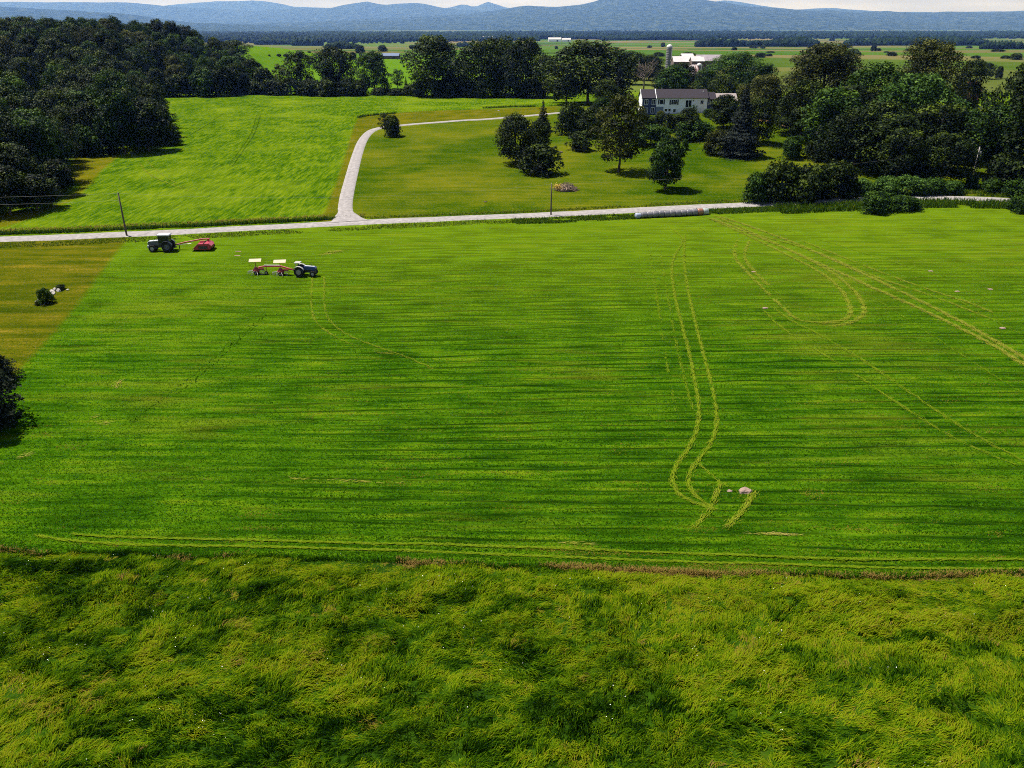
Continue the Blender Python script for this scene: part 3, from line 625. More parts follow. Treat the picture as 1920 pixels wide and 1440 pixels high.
# ------------------------------------------------------------------ trees
def quads_from(Cn, Nrm, size, rgn, t, aspect=1.0):
    """leaf cards: centres, facing normals, sizes"""
    N = len(Cn); Nrm = Nrm/np.linalg.norm(Nrm, axis=1, keepdims=True)
    r = rgn.normal(0, 1, (N, 3)); u = np.cross(Nrm, r); u /= np.linalg.norm(u, axis=1, keepdims=True)+1e-9; v = np.cross(Nrm, u)
    su = size[:, None]*0.5; sv = su*aspect
    bend = Nrm*(size[:, None]*0.12)
    V = np.stack([Cn-u*su, Cn-v*sv*0.75+bend, Cn+u*su, Cn+v*sv*0.75+bend], 1).reshape(-1, 3)
    return V, np.arange(N*4).reshape(N, 4), np.repeat(t, 4)
def crown_mesh(name, H, W, seed, lean=0.0, base=0.12, clumps=46, leaves=110, leaf=0.55, shape='oval', gap=0.0, lumpy=0.22):
    leaves = int(leaves*1.45); leaf = leaf*1.02
    rgn = np.random.default_rng(seed); Cs, Ns, Ts, Ss = [], [], [], []; centers = []
    for i in range(clumps):
        u = (i+0.5)/clumps; zf = base + (1-base)*(0.04+0.94*u); zz = (zf-base)/(1-base)
        prof = {'oval': math.sin(math.pi*min(1, max(0.03, zz*0.86+0.13)))**0.62,
                'vase': (0.40+0.75*zz)*(1-max(0, zz-0.70)/0.34)**0.55 if zz < 1 else 0.1,
                'cone': (1-zz)**0.75*1.0+0.10, 'dome': math.sqrt(max(0.03, 1-(zz*0.97)**2.2)),
                'column': math.sin(math.pi*min(1, max(0.05, zz*0.88+0.10)))**0.42}[shape]
        a = i*2.39996+rgn.normal(0, 0.5)
        rr = W/2*prof*(0.45+0.45*rgn.random()**0.6)*(1+lumpy*math.sin(a*2+seed)+lumpy*rgn.normal(0, .6)*0.6)
        cr = W*rgn.uniform(0.095, 0.175)*(0.75+0.5*prof)
        cpos = np.array([math.cos(a)*rr+lean*zz*W, math.sin(a)*rr, H*zf-cr*0.35*(zz > .8)]); centers.append(cpos)
        d = rgn.normal(0, 1, (leaves, 3)); d[:, 2] = d[:, 2]*0.8+0.42; d /= np.linalg.norm(d, axis=1, keepdims=True)
        rad = cr*(0.55+0.55*rgn.random(leaves)**0.5); sq = np.array([1.0, 1.0, 0.78])
        p = cpos + d*rad[:, None]*sq + rgn.normal(0, 0.12*cr, (leaves, 3))
        keep = p[:, 2] > H*base*0.5
        Cs.append(p[keep]); Ns.append((d+rgn.normal(0, 0.55, d.shape)+np.array([0, 0, .35]))[keep])
        Ts.append(np.clip(0.34+0.12*zz+rgn.normal(0, 0.20)+rgn.normal(0, 0.12, leaves), 0, 1)[keep]); Ss.append((leaf*rgn.uniform(0.6, 1.25, leaves))[keep])
    Cn = np.concatenate(Cs); V, Fq, T = quads_from(Cn, np.concatenate(Ns), np.concatenate(Ss), rgn, np.concatenate(Ts))
    return np_mesh(name, V, Fq, T), centers
def trunk_mesh(name, H, centers, seed, r0=0.35, fork=0.3, limbs=9):
    rnd = random.Random(seed); b_ = MB()
    top = Vector((rnd.uniform(-.3, .3), rnd.uniform(-.3, .3), H*0.78))
    pts = [Vector((0, 0, -0.4)), Vector((0, 0, H*0.05)), Vector((rnd.uniform(-.15, .15), rnd.uniform(-.15, .15), H*fork)), top.lerp(Vector((0, 0, H*.5)), .4), top]
    b_.tube(pts, [r0*1.35, r0, r0*0.8, r0*0.45, r0*0.12], 9)
    idx = list(range(len(centers))); rnd.shuffle(idx)
    for i in idx[:limbs]:
        e = Vector(centers[i]); z0 = min(max(H*fork*0.85, e.z*0.55), e.z*0.9); s = Vector((0, 0, z0)); mid = s.lerp(e, .5)+Vector((0, 0, -(e-s).length*0.10))
        b_.tube([s, mid, e], [r0*0.42, r0*0.28, r0*0.08], 6)
    me = bpy.data.meshes.new(name); me.from_pydata(b_.v, [], b_.f); me.update()
    for p in me.polygons: p.use_smooth = True
    return me
def conifer_mesh(name, H, W, seed, leaf=0.6, tiers=22, per=11, n_leaf=16, base=0.05):
    rgn = np.random.default_rng(seed); Cs, Ns, Ss, Ts = [], [], [], []
    for i in range(tiers):
        zf = base+(1-base)*(i/(tiers-0.3)); R_ = W/2*(1-zf)**0.85*(1+0.16*rgn.normal())+0.12
        k = max(4, int(per*(0.45+0.75*(1-zf))))
        for j in range(k):
            a = 2*math.pi*(j+rgn.random()*0.8)/k+i*0.7; Lb = R_*(0.72+0.4*rgn.random()); nl = max(6, int(2.0*n_leaf*(0.35+0.75*(1-zf))))
            s = rgn.random(nl)**0.6; r = s*Lb; droop = -0.26*r-0.05*Lb*np.sin(s*3)
            side = rgn.normal(0, 0.14*Lb+0.05, nl)*(1-0.5*s)
            x = math.cos(a)*r-math.sin(a)*side; y = math.sin(a)*r+math.cos(a)*side
            Cs.append(np.stack([x, y, H*zf+droop+rgn.normal(0, .12, nl)], 1))
            Ns.append(np.stack([math.cos(a)*0.7+rgn.normal(0, .55, nl), math.sin(a)*0.7+rgn.normal(0, .55, nl), 0.6+rgn.normal(0, .3, nl)], 1))
            Ss.append(leaf*rgn.uniform(0.6, 1.25, nl)*(0.55+0.55*(1-zf))); Ts.append(np.clip(0.3+0.3*s+rgn.normal(0, .13, nl), 0, 1))
    V, Fq, T = quads_from(np.concatenate(Cs), np.concatenate(Ns), np.concatenate(Ss), rgn, np.concatenate(Ts), 0.8)
    return np_mesh(name, V, Fq, T)
PROTO = {}
def proto(key, H, W, mats, **kw):
    """(crown mesh per leaf material, trunk mesh, nominal height, nominal width)"""
    cm, cs = crown_mesh('crown_'+key, H, W, kw.pop('seed'), **kw)
    tm = trunk_mesh('trunk_'+key, H, cs, len(key)*7+3, r0=kw.get('r0', H*0.018), fork=max(0.10, kw.get('base', .12)*0.9)); tm.materials.append(M['bark'])
    for mk in mats:
        c2 = cm.copy(); c2.materials.append(M[mk]); PROTO[(key, mk)] = (c2, tm, H, W)
LM = ('leaf_dark', 'leaf_mid', 'leaf_bright', 'leaf_olive', 'leaf_red')
proto('oak', 18, 14, LM, seed=1, shape='oval', clumps=60, leaves=120, leaf=0.6, base=0.10)
proto('maple', 18, 12, LM, seed=2, shape='oval', clumps=54, leaves=120, leaf=0.55, base=0.13, lumpy=0.3)
proto('elm', 20, 15, LM, seed=3, shape='vase', clumps=58, leaves=115, leaf=0.6, base=0.16, lumpy=0.3)
proto('ash', 19, 11, LM, seed=4, shape='column', clumps=52, leaves=105, leaf=0.55, base=0.15, lumpy=0.35)
proto('poplar', 22, 15, LM, seed=5, shape='dome', clumps=100, leaves=140, leaf=0.46, base=0.12, lumpy=0.4)
proto('shrub', 4, 6, LM, seed=6, shape='dome', clumps=40, leaves=90, leaf=0.34, base=0.0, lumpy=0.35)
proto('bush', 4, 4.4, LM, seed=8, shape='dome', clumps=34, leaves=90, leaf=0.30, base=0.0, lumpy=0.25)
proto('sapling', 9, 4.5, LM, seed=9, shape='column', clumps=26, leaves=46, leaf=0.36, base=0.22, lumpy=0.5)
proto('egg', 9, 6.5, LM, seed=10, shape='oval', clumps=60, leaves=110, leaf=0.34, base=0.12, lumpy=0.16)
for key, H, W, sd, kw in (('spruce', 16, 8, 11, dict(n_leaf=22)), ('pine', 18, 11, 12, dict(tiers=17, per=10, n_leaf=24, leaf=0.75)), ('big_spruce', 22, 13, 13, dict(tiers=30, per=17, n_leaf=40, leaf=0.55))):
    cm = conifer_mesh('crown_'+key, H, W, sd, **kw); tb = MB().tube([(0, 0, -.4), (0, 0, H*.4), (0, 0, H*.97)], [H*.017, H*.012, H*.002], 9)
    tm = bpy.data.meshes.new('trunk_'+key); tm.from_pydata(tb.v, [], tb.f); tm.update(); tm.materials.append(M['bark'])
    for mk in ('needle', 'needle_blue'):
        c2 = cm.copy(); c2.materials.append(M[mk]); PROTO[(key, mk)] = (c2, tm, H, W)
rnd = random.Random(5)
def plant(key, mk, P, h, wdt, name, label, cat, group=None, rz=None):
    cm, tm, H, W = PROTO[(key, mk)]
    o = empty(name, (P.x, P.y, float(ground_z(P.x, P.y))-0.05), rnd.uniform(0, 6.28) if rz is None else rz, label, cat, group)
    o.scale = (wdt/W, wdt/W, h/H)
    link('crown', cm, o); link('trunk', tm, o)
    return o
NAME = {'oak': 'broadleaf_tree', 'maple': 'broadleaf_tree', 'elm': 'broadleaf_tree', 'ash': 'broadleaf_tree', 'poplar': 'broadleaf_tree', 'sapling': 'sapling', 'egg': 'broadleaf_tree', 'shrub': 'shrub', 'bush': 'bush', 'spruce': 'spruce_tree', 'pine': 'pine_tree', 'big_spruce': 'spruce_tree', 'ragged_spruce': 'spruce_tree'}
def T_(key, mk, px, ty, by, wpx, label, group=None, dy=0.0):
    """tree standing at pixel (px, by), its top at row ty, wpx wide; dy moves it farther back along its sight line, keeping its size in view"""
    P = at(px, by)
    if dy: k = (P.y+dy)/P.y; P = Vector((P.x*k, P.y*k, 0)); P.z = float(terrain(P.x, P.y))
    h = top_z(P, px, ty)-P.z; wd = wpx*mpp(P)
    nm = NAME[key]; cat = {'shrub': 'shrub', 'bush': 'bush', 'sapling': 'young tree'}.get(nm, 'tree')
    return plant(key, mk, P, h, wd, nm, label, cat, group)

HG = 'hedgerow trees behind the bright left hayfield'
SH = 'dark scrub filling the foot of the hedgerow'
T_('oak','leaf_dark', 438, 76, 106, 62, 'round dark tree standing alone in the far bright field')
T_('sapling','leaf_mid', 457, 99, 150, 34, 'thin pale see-through tree at the end of the wood', None)
T_('bush','leaf_dark', 497, 128, 174, 46, 'rounded dark bush in hedgerow right of the thin pale tree', HG)
T_('sapling','leaf_olive', 528, 120, 172, 30, 'wispy olive sapling between the round bush and twin dark trees', HG)
T_('ash','leaf_dark', 566, 96, 176, 52, 'upright dark tree, left one of the hedgerow pair', HG)
T_('elm','leaf_dark', 628, 88, 177, 78, 'wide dark many-stemmed tree in hedgerow, right of the upright one', HG)
T_('sapling','leaf_dark', 660, 100, 172, 34, 'thin dark tree tucked against the wide hedgerow tree', HG)
T_('maple','leaf_mid', 703, 96, 176, 56, 'separate egg-shaped green tree in the hedgerow gap', HG)
T_('sapling','leaf_mid', 746, 130, 170, 26, 'small pale sapling in the hedgerow gap, bright field behind', HG)
T_('spruce','needle', 727, 146, 174, 18, 'small dark pointed evergreen in the hedgerow gap', HG)
T_('spruce','needle', 762, 143, 174, 14, 'narrow dark evergreen at the foot of the huge hedgerow tree', HG)
T_('oak','leaf_dark', 816, 68, 180, 104, 'huge round dark tree, leftmost of the tall row', HG)
T_('oak','leaf_dark', 905, 76, 181, 86, 'tall dark tree, second in the tall row', HG)
T_('elm','leaf_dark', 940, 70, 181, 84, 'tall dark tree with broken top, third in the tall row', HG, 14)
T_('oak','leaf_dark', 985, 72, 182, 78, 'tall dark tree, fourth in the tall row', HG)
T_('ash','leaf_dark', 866, 110, 178, 46, 'lower dark tree filling the gap in the tall row', HG)
T_('maple','leaf_dark', 1022, 104, 184, 56, 'lower dark tree ending the tall row beside the olive tree', HG)
for px, ty, by, wp in ((476,150,176,40),(515,150,178,42),(545,148,178,40),(582,150,179,44),(618,148,180,44),(652,150,180,40),(676,152,179,30),(712,164,178,30),(745,166,178,36),(775,158,179,34),(800,150,181,44),(840,152,182,46),(880,152,182,42),(915,150,183,46),(955,150,183,46),(1000,152,184,44)):
    T_('shrub','leaf_dark', px, ty, by, wp*1.25, 'low dark scrub at the foot of the hedgerow', SH)
# behind the house
BH = 'trees behind the white house'
T_('oak','leaf_dark', 1102, 77, 194, 140, 'largest dark tree left of the white house', BH)
T_('maple','leaf_olive', 1062, 116, 192, 66, 'olive-topped tree against the largest dark tree', BH)
T_('spruce','needle_blue', 1158, 128, 196, 46, 'grey-green spruce left of the white house', BH)
T_('oak','leaf_dark', 1136, 150, 198, 60, 'low dark tree touching the left end of the white house', BH)
T_('maple','leaf_dark', 1180, 96, 172, 58, 'dark green tree behind the bare grey tree', BH, 60)
T_('oak','leaf_dark', 1215, 104, 170, 60, 'dark tree below the silo', BH, 90)
T_('egg','leaf_bright', 1262, 122, 184, 62, 'bright green cone-shaped tree behind the house roof', BH, 8)
T_('oak','leaf_dark', 1278, 118, 182, 44, 'dark tree hugging the bright cone-shaped tree', BH, 20)
T_('maple','leaf_mid', 1322, 130, 184, 52, 'olive green tree behind the middle of the roof', BH, 12)
T_('poplar','leaf_bright', 1376, 98, 180, 100, 'broad bright green tree beside the barns', BH, 25)
T_('maple','leaf_mid', 1425, 118, 186, 60, 'mid green tree right of the broad bright tree', BH, 20)
T_('oak','leaf_dark', 1355, 140, 188, 60, 'dark tree above the garage roof', BH, 10)
T_('shrub','leaf_olive', 1395, 160, 196, 44, 'reddish olive bush behind the garage', BH)
T_('maple','leaf_olive', 1432, 140, 220, 70, 'olive tree between spruce and pale willow', BH)
T_('oak','leaf_dark', 1240, 130, 176, 40, 'dark tree behind the left part of the roof', BH, 14)
# right-hand grove
RG = 'trees of the right-hand grove'
T_('poplar','leaf_olive', 1535, 82, 225, 165, 'broad pale olive willow with silvery leaves', RG)
T_('poplar','leaf_olive', 1716, 74, 235, 108, 'tall windblown olive tree topping the grove', RG, 10)
T_('oak','leaf_mid', 1630, 118, 250, 100, 'green tree between the pale willow and the windblown tree', RG)
T_('ash','leaf_dark', 1800, 112, 240, 60, 'dark upright tree right of the windblown tree', RG, 15)
T_('maple','leaf_dark', 1590, 160, 275, 110, 'dark tree below the pale willow', RG)
T_('oak','leaf_bright', 1700, 140, 290, 140, 'wide bright green tree in the middle of the grove', RG)
T_('oak','leaf_dark', 1640, 190, 310, 120, 'dark tree in the front of the grove, left', RG)
T_('maple','leaf_dark', 1740, 195, 318, 120, 'dark tree in the front of the grove, middle', RG)
T_('oak','leaf_mid', 1788, 205, 300, 100, 'leafy green tree under the red tree', RG)
T_('elm','leaf_mid', 1856, 192, 330, 110, 'green-edged tree behind the pole with the transformer', RG)
T_('oak','leaf_dark', 1900, 112, 325, 130, 'large dark tree at the right edge of the photo', RG)
T_('maple','leaf_dark', 1960, 120, 360, 150, 'dark tree cut off by the right edge of the photo', RG)
T_('maple','leaf_dark', 1680, 240, 340, 90, 'low dark tree at the foot of the grove', RG)
T_('oak','leaf_dark', 1760, 250, 345, 90, 'low dark tree left of the pole with the transformer', RG)
T_('shrub','leaf_dark', 1880, 290, 352, 90, 'dark shrub right of the pole with the transformer', RG)
T_('maple','leaf_mid', 1548, 165, 290, 115, 'green tree at the lawn end of the grove', RG)
T_('oak','leaf_dark', 1600, 205, 318, 110, 'low dark tree behind the roadside hedge', RG)
T_('oak','leaf_dark', 1480, 175, 250, 70, 'dark tree behind the mid green lawn bush', RG)
T_('oak','leaf_dark', 1665, 215, 325, 120, 'dark tree under the wide bright green tree', RG)
T_('ash','leaf_dark', 1500, 150, 265, 70, 'dark tree between the big spruce and the pale willow', RG)
T_('maple','leaf_red', 1812, 152, 212, 40, 'red-leaved tree glowing among the dark grove')
T_('ash','leaf_dark', 1846, 117, 148, 34, 'bluish dark tree in the field beyond the grove')
T_('bush','leaf_dark', 1872, 124, 147, 14, 'small dark tree alone in the field beyond the grove')
# house shrubs and lawn trees
HS = 'shrubs on the slope below the house'
T_('oak','leaf_dark', 966, 214, 308, 74, 'big leafy dark tree left on the lawn')
T_('egg','leaf_dark', 1010, 226, 296, 46, 'lighter sided tree joined to the big leafy lawn tree')
T_('bush','leaf_dark', 1012, 271, 326, 72, 'round dark bush in front of the big leafy lawn tree')
T_('spruce','needle', 1018, 187, 246, 36, 'pointed spruce at the end of the driveway')
T_('bush','leaf_dark', 1087, 246, 281, 44, 'spreading dark bush alone on the upper lawn')
T_('ash','leaf_olive', 1160, 178, 323, 82, 'tall pale-leaved tree with bare lower trunk on the lawn')
T_('egg','leaf_mid', 1247, 258, 356, 66, 'dense egg-shaped tree nearest the road on the lawn')
T_('bush','leaf_dark', 1254, 258, 292, 42, 'round bush behind the dense egg-shaped tree')
T_('bush','leaf_mid', 1284, 261, 281, 14, 'tiny round bush alone on the upper lawn')
T_('big_spruce','needle_blue', 1386, 160, 292, 88, 'big blue-grey spruce in front of the garage')
T_('shrub','leaf_olive', 1348, 246, 290, 54, 'olive shrub at the foot of the big blue spruce')
T_('shrub','leaf_dark', 1070, 196, 250, 60, 'wide dark shrub right of the pointed spruce', HS)
T_('egg','leaf_dark', 1110, 200, 256, 52, 'rounded dark tree left of the tall pale tree', HS)
T_('egg','leaf_mid', 1128, 182, 226, 38, 'mid green tree left of the house end', HS)
T_('shrub','leaf_mid', 1222, 236, 273, 68, 'low spreading shrub in the middle of the slope', HS)
T_('egg','leaf_dark', 1203, 213, 256, 48, 'dark shrub below the blue end of the house', HS)
T_('shrub','leaf_dark', 1246, 214, 246, 56, 'dark shrub under the garage door of the house', HS)
T_('egg','leaf_dark', 1288, 203, 258, 52, 'tall dark shrub against the white wall', HS)
T_('shrub','leaf_mid', 1300, 226, 262, 64, 'spreading green shrub below the tall dark shrub', HS)
T_('sapling','leaf_mid', 1300, 196, 214, 12, 'small green sapling in front of the sliding door', HS)
T_('egg','leaf_dark', 1356, 178, 240, 60, 'dark rounded shrub in front of the garage', HS)
T_('oak','leaf_dark', 1418, 186, 268, 60, 'dark tree right of the big blue spruce', HS)
T_('shrub','leaf_mid', 1330, 204, 220, 26, 'low green shrub under the right end of the white wall', HS)
T_('shrub','leaf_mid', 1484, 258, 296, 48, 'mid green bush at the edge of the upper lawn', HS)
T_('shrub','leaf_dark', 1530, 264, 300, 50, 'dark bush at the foot of the grove by the lawn', HS)
T_('shrub','leaf_olive', 1238, 208, 222, 18, 'small yellow-green bush below the garage door', HS)
T_('sapling','leaf_dark', 722, 212, 254, 22, 'thin upright stem of shrub beside the driveway bend')
T_('shrub','leaf_dark', 737, 218, 256, 38, 'ragged dark shrub on the driveway bend')
# roadside hedge on the right
RH = 'hedge shrubs beside the road on the right'
for i, (px, ty, by, wp, mk, lab) in enumerate(((1420,326,378,66,'leaf_mid','leafy lit shrub at the left end of the roadside hedge'),(1462,306,376,92,'leaf_dark','tallest rounded shrub of the roadside hedge'),(1515,312,374,90,'leaf_dark','dark shrub, third along the roadside hedge'),(1560,306,372,86,'leaf_dark','dark shrub where the roadside hedge meets the grove'))):
    T_('shrub', mk, px, ty, by, wp, lab, RH)
for px, ty, by, wp, mk in ((1612,336,366,56,'leaf_bright'),(1655,333,366,60,'leaf_bright'),(1700,331,365,62,'leaf_bright'),(1745,335,364,56,'leaf_bright'),(1780,340,364,46,'leaf_bright')):
    T_('shrub', mk, px, ty, by, wp, 'bright green shrub in the low row behind the road', 'low bright shrubs behind the road')
T_('shrub','leaf_mid', 1640, 360, 396, 66, 'green bush on the field side of the road, overlapping it', RH)
T_('shrub','leaf_mid', 1690, 368, 394, 60, 'low bush on the field side of the road, right of its neighbour', RH)
for px, ty, by, wp, lab in ((1820,330,352,30,'small bush at the base of the pole with the transformer'),(1858,336,360,40,'low green bush right of the pole with the transformer'),(1912,338,368,60,'green shrub at the right edge beside the road'),(1908,368,398,40,'low shrub at the right edge on the field side of the road')):
    T_('shrub','leaf_mid', px, ty, by, wp, lab, RH)
# front left: black spruce, bush with stones
T_('big_spruce','needle', -70, 520, 800, 226, 'nearer black spruce cut off by the left edge of the photo')
T_('big_spruce','needle', -16, 606, 716, 104, 'farther black spruce cut off by the left edge of the photo')
T_('bush','leaf_mid', 86, 540, 569, 26, 'round green bush among stones in the straw-brown field')

# wooded hillside on the left
front = g2([(-60,418),(0,400),(60,386),(112,362),(148,346),(150,326),(134,300),(150,285),(205,288),(290,280),(334,262),(318,238),(290,205),(276,184),(330,181),(400,180),(472,176)])
poly = front + [(front[-1][0]+8, front[-1][1]+18), (-185, 470), (-175, 560), (-420, 560), (-330, 440), (-200, 270), (-125, 168)]
clear = g2([(36,250),(112,250),(118,196),(36,192)])
WG = 'trees of the wooded hillside'
pts = []; tries = 0
while len(pts) < 262 and tries < 60000:
    tries += 1
    x = rnd.uniform(-400, -95); y = rnd.uniform(160, 556)
    if x < -0.70*y-4: continue
    if float(poly_sd(np.array([x]), np.array([y]), poly)[0]) < 2.5 or float(poly_sd(np.array([x]), np.array([y]), clear)[0]) > -2: continue
    sp = 6.5+0.009*y
    if any((x-a)**2+(y-b_)**2 < sp*sp for a, b_ in pts): continue
    pts.append((x, y))
for x, y in pts:
    e = float(poly_sd(np.array([x]), np.array([y]), poly)[0])
    key = rnd.choice(('oak', 'maple', 'elm', 'oak', 'ash', 'pine' if y < 330 else 'oak'))
    mk = 'needle' if key == 'pine' else ('leaf_mid' if rnd.random() < (0.45 if y > 400 else 0.18) else ('leaf_olive' if rnd.random() < (0.16 if y > 400 else .02) else 'leaf_dark'))  # extra lighter-leaved trees uphill put sunlit crowns into the leaf colour
    h = rnd.uniform(15, 21)*(0.62+0.38*min(1, e/14)); wd = rnd.uniform(9.5, 14.5)*(0.75+0.25*min(1, e/14))
    lab = {'pine': 'dark drooping evergreen in the wooded hillside on the left', 'ash': 'narrow upright tree crowded in the wooded hillside on the left'}.get(key, {'leaf_mid': 'lighter green tree among dark crowns of the wooded hillside', 'leaf_olive': 'yellowish olive tree among dark crowns of the wooded hillside'}.get(mk, 'dark green broadleaf tree crowded in the wooded hillside on the left'))
    plant(key, mk, Vector((x, y, 0)), h, wd, NAME[key], lab, 'tree', WG)
for px, ty, by, wp, mk in ((20,312,402,80,'leaf_dark'),(70,328,392,80,'leaf_dark'),(115,300,366,60,'leaf_dark'),(160,238,292,56,'leaf_mid'),(195,250,291,50,'leaf_dark'),(235,168,288,70,'leaf_mid'),(280,190,284,80,'leaf_dark'),(312,228,272,50,'leaf_dark'),(305,200,262,50,'leaf_mid'),(340,140,181,50,'leaf_dark'),(385,130,180,56,'leaf_mid'),(425,128,180,50,'leaf_dark'),(455,140,177,40,'leaf_dark')):
    T_('shrub' if wp < 60 else 'egg', mk, px, ty, by, wp, 'leafy edge tree reaching the ground along the wood margin', 'edge trees of the wooded hillside')

# grey bare tree, white snag
def bare_tree(px, ty, by, label, spread, material, seed):
    P = at(px, by); h = top_z(P, px, ty)-P.z; o = empty('bare_tree', P, 0, label, 'tree'); r = random.Random(seed)
    t = MB().tube([(0, 0, -.3), (0.1, 0, h*.35), (0.3, 0, h*.7), (0.2, 0, h)], [h*.03, h*.022, h*.014, h*.004], 8); t.build('trunk', material, o, smooth=True)
    l = MB()
    for k in range(22):
        z0 = h*r.uniform(.22, .8); a = r.uniform(0, 6.28); ln = spread*h*r.uniform(.25, .6)
        e = Vector((math.cos(a)*ln, math.sin(a)*ln, z0+ln*r.uniform(.5, 1.2))); s = Vector((0.15, 0, z0)); mid = s.lerp(e, .5)+Vector((0, 0, -.08*ln))
        l.tube([s, mid, e], [h*.011, h*.007, h*.002], 5)
        for q in range(3):
            s2 = s.lerp(e, r.uniform(.4, .8)); e2 = s2+Vector((r.uniform(-1, 1), r.uniform(-1, 1), r.uniform(.2, 1)))*ln*.4; l.tube([s2, e2], [h*.005, h*.0015], 4)
    l.build('branches', material, o); return o
M['twig'] = paint('grey_twigs', (0.17, 0.13, 0.11), 0.9, 0.2, spec=.1)
bare_tree(1206, 116, 176, 'bare grey twiggy tree behind the left end of the house', 0.9, M['twig'], 3)
bare_tree(1453, 171, 214, 'white dead snag at the left edge of the pale willow', 0.32, M['bark_pale'], 4)

# ------------------------------------------------------------------ far valley: woods (masses), single trees
def wood(name, px0, px1, by, ty, depth_rows, seed, dens=1.0):
    """a far wood: thousands of small crowns on a belt of ground"""
    rgn = np.random.default_rng(seed); A_ = at(px0, by); B_ = at(px1, by); D_ = (A_.y+B_.y)/2
    hgt = max(9.0, (top_z(Vector((0, D_, 0)), 960, ty)-float(terrain((A_.x+B_.x)/2, D_)))); hgt = min(hgt, 24)
    width = abs(B_.x-A_.x); n_ = int(min(5200, width*depth_rows/70.0*dens))
    s = rgn.random(n_); q = rgn.random(n_)**0.8
    X = A_.x+(B_.x-A_.x)*s; Y = A_.y+(B_.y-A_.y)*s+q*depth_rows + 25*fbm(s*9, s*0, seed+9, 2); k_ = Y/(A_.y+(B_.y-A_.y)*s); X = X*k_
    Z = terrain(X, Y); hh = hgt*rgn.uniform(0.7, 1.05, n_)*(0.72+0.4*sst(0, .08, s)*sst(1, .92, s)*sst(-.5, .4, fbm(X/160, Y/160, seed, 2)))
    ico_v, ico_f = [], []
    bm = bmesh.new(); bmesh.ops.create_icosphere(bm, subdivisions=1, radius=1.0); bm.verts.ensure_lookup_table()
    iv = np.array([v.co[:] for v in bm.verts]); jf = np.array([[v.index for v in f.verts] for f in bm.faces]); bm.free()
    nv = len(iv); r_ = rgn.uniform(0.30, 0.46, n_)*hgt*np.clip(Y/4200, 1, 2.2)
    V = iv[None]*np.stack([r_, r_, hh*0.55], 1)[:, None]*(1+rgn.normal(0, .20, (n_, nv, 1))) + np.stack([X, Y, Z+hh*0.45], 1)[:, None]
    T = np.clip(0.45+np.repeat(rgn.normal(0, .2, n_), nv)+rgn.normal(0, .16, n_*nv), 0, 1)
    Fq = (jf[None]+(np.arange(n_)*nv)[:, None, None]).reshape(-1, 3)
    return tag(link(name, np_mesh(name, V.reshape(-1, 3), Fq, T), None, M['leaf_far']), kind='stuff')
for i, (a, b2, by, ty, dp_, de) in enumerate(((330,760,82,52,5200,.5),(560,960,79,53,5000,.55),(-100,420,77,52,5000,.3),(900,1480,74,60,6000,.3),(1420,2000,73,60,5000,.25),(480,545,84,71,90,1),(548,604,86,72,70,1),(610,672,92,79,60,1),(760,1010,77,62,500,.6),(1000,1140,74,66,300,.7),(1130,1320,76,62,500,.7),(1306,1530,88,64,260,.8),(1585,1850,86,70,260,.8),(1840,2000,92,78,200,.8),(-200,340,80,60,500,.3),(770,800,92,80,60,1),(860,890,88,76,60,1))):
    wood('distant_woods', a, b2, by, ty, dp_, 200+i, de)
FT = 'single trees dotted over the far valley'
for px, ty, by, wp in ((505,102,105,5),(523,101,106,8),(537,101,107,9),(676,85,100,14),(678,98,107,9),(662,98,112,12),(718,85,97,18),(1312,80,88,16),(1328,77,88,12),(1243,80,88,9),(1560,71,77,8),(1638,84,96,8),(1598,92,107,22),(1700,92,95,7),(1785,100,103,10),(1905,100,112,24),(1870,92,97,18),(1425,99,108,22),(1060,88,94,8),(1043,86,92,6),(1290,98,104,18),(1430,84,91,10),(1445,96,99,12),(1520,96,99,10),(1662,96,99,8),(1760,104,107,14),(1830,104,110,12),(1885,104,110,14),(580,96,99,8),(692,112,118,8),(1548,98,103,12),(1610,98,104,9)):
    T_('shrub', 'leaf_dark', px, ty, by, wp*1.15, 'small dark tree dotted in the far valley fields', FT)

for k_ in range(18):
    px = rnd.uniform(1040, 1910); by = rnd.choice((86, 90, 95, 101, 106))+rnd.uniform(-.8, .8); wp = rnd.uniform(7, 15)
    T_('shrub', 'leaf_dark', px, by-wp*.55, by, wp*1.3, 'small dark tree dotted in the far valley fields', FT)

# ------------------------------------------------------------------ buildings
M['white'] = paint('white_siding', (0.88,0.88,0.90), 0.6, 0.03, 1.5); M['navy'] = paint('blue_siding', (0.022,0.038,0.13), 0.6, 0.12, 1.5)
M['shingle'] = paint('shingles', (0.040,0.034,0.042), 1.0, 0.22, 2.5, spec=.15); M['trim'] = paint('white_trim', (0.8,0.8,0.8), 0.5, 0.04)
m, n, b = mat('dark_glass'); b.inputs['Base Color'].default_value = (0.012,0.014,0.018,1); b.inputs['Roughness'].default_value = 0.08; M['glass'] = m
M['shutter'] = paint('dark_shutters', (0.02,0.022,0.03), 0.6); M['gdoor'] = paint('grey_door', (0.16,0.20,0.27), 0.6, 0.06)
M['tan_roof'] = paint('pale_metal_roof', (0.30,0.25,0.24), 0.6, 0.12, 1.0); M['found'] = paint('foundation', (0.35,0.35,0.36), 0.9, 0.15)
M['tin'] = paint('pale_tin_roof', (0.50,0.47,0.47), 0.5, 0.12, 0.5); M['rust'] = paint('rusty_roof', (0.30,0.115,0.085), 0.8, 0.35, 0.6); M['barnwood'] = paint('barn_boards', (0.12,0.085,0.075), 0.9, 0.3, 0.8)
M['grey_roof'] = paint('grey_tin_roof', (0.27,0.23,0.26), 0.6, 0.2, 0.4); M['silo'] = paint('silo_staves', (0.15,0.145,0.16), 0.8, 0.2, 0.6); M['dome'] = paint('dome_metal', (0.55,0.54,0.55), 0.5, 0.05)
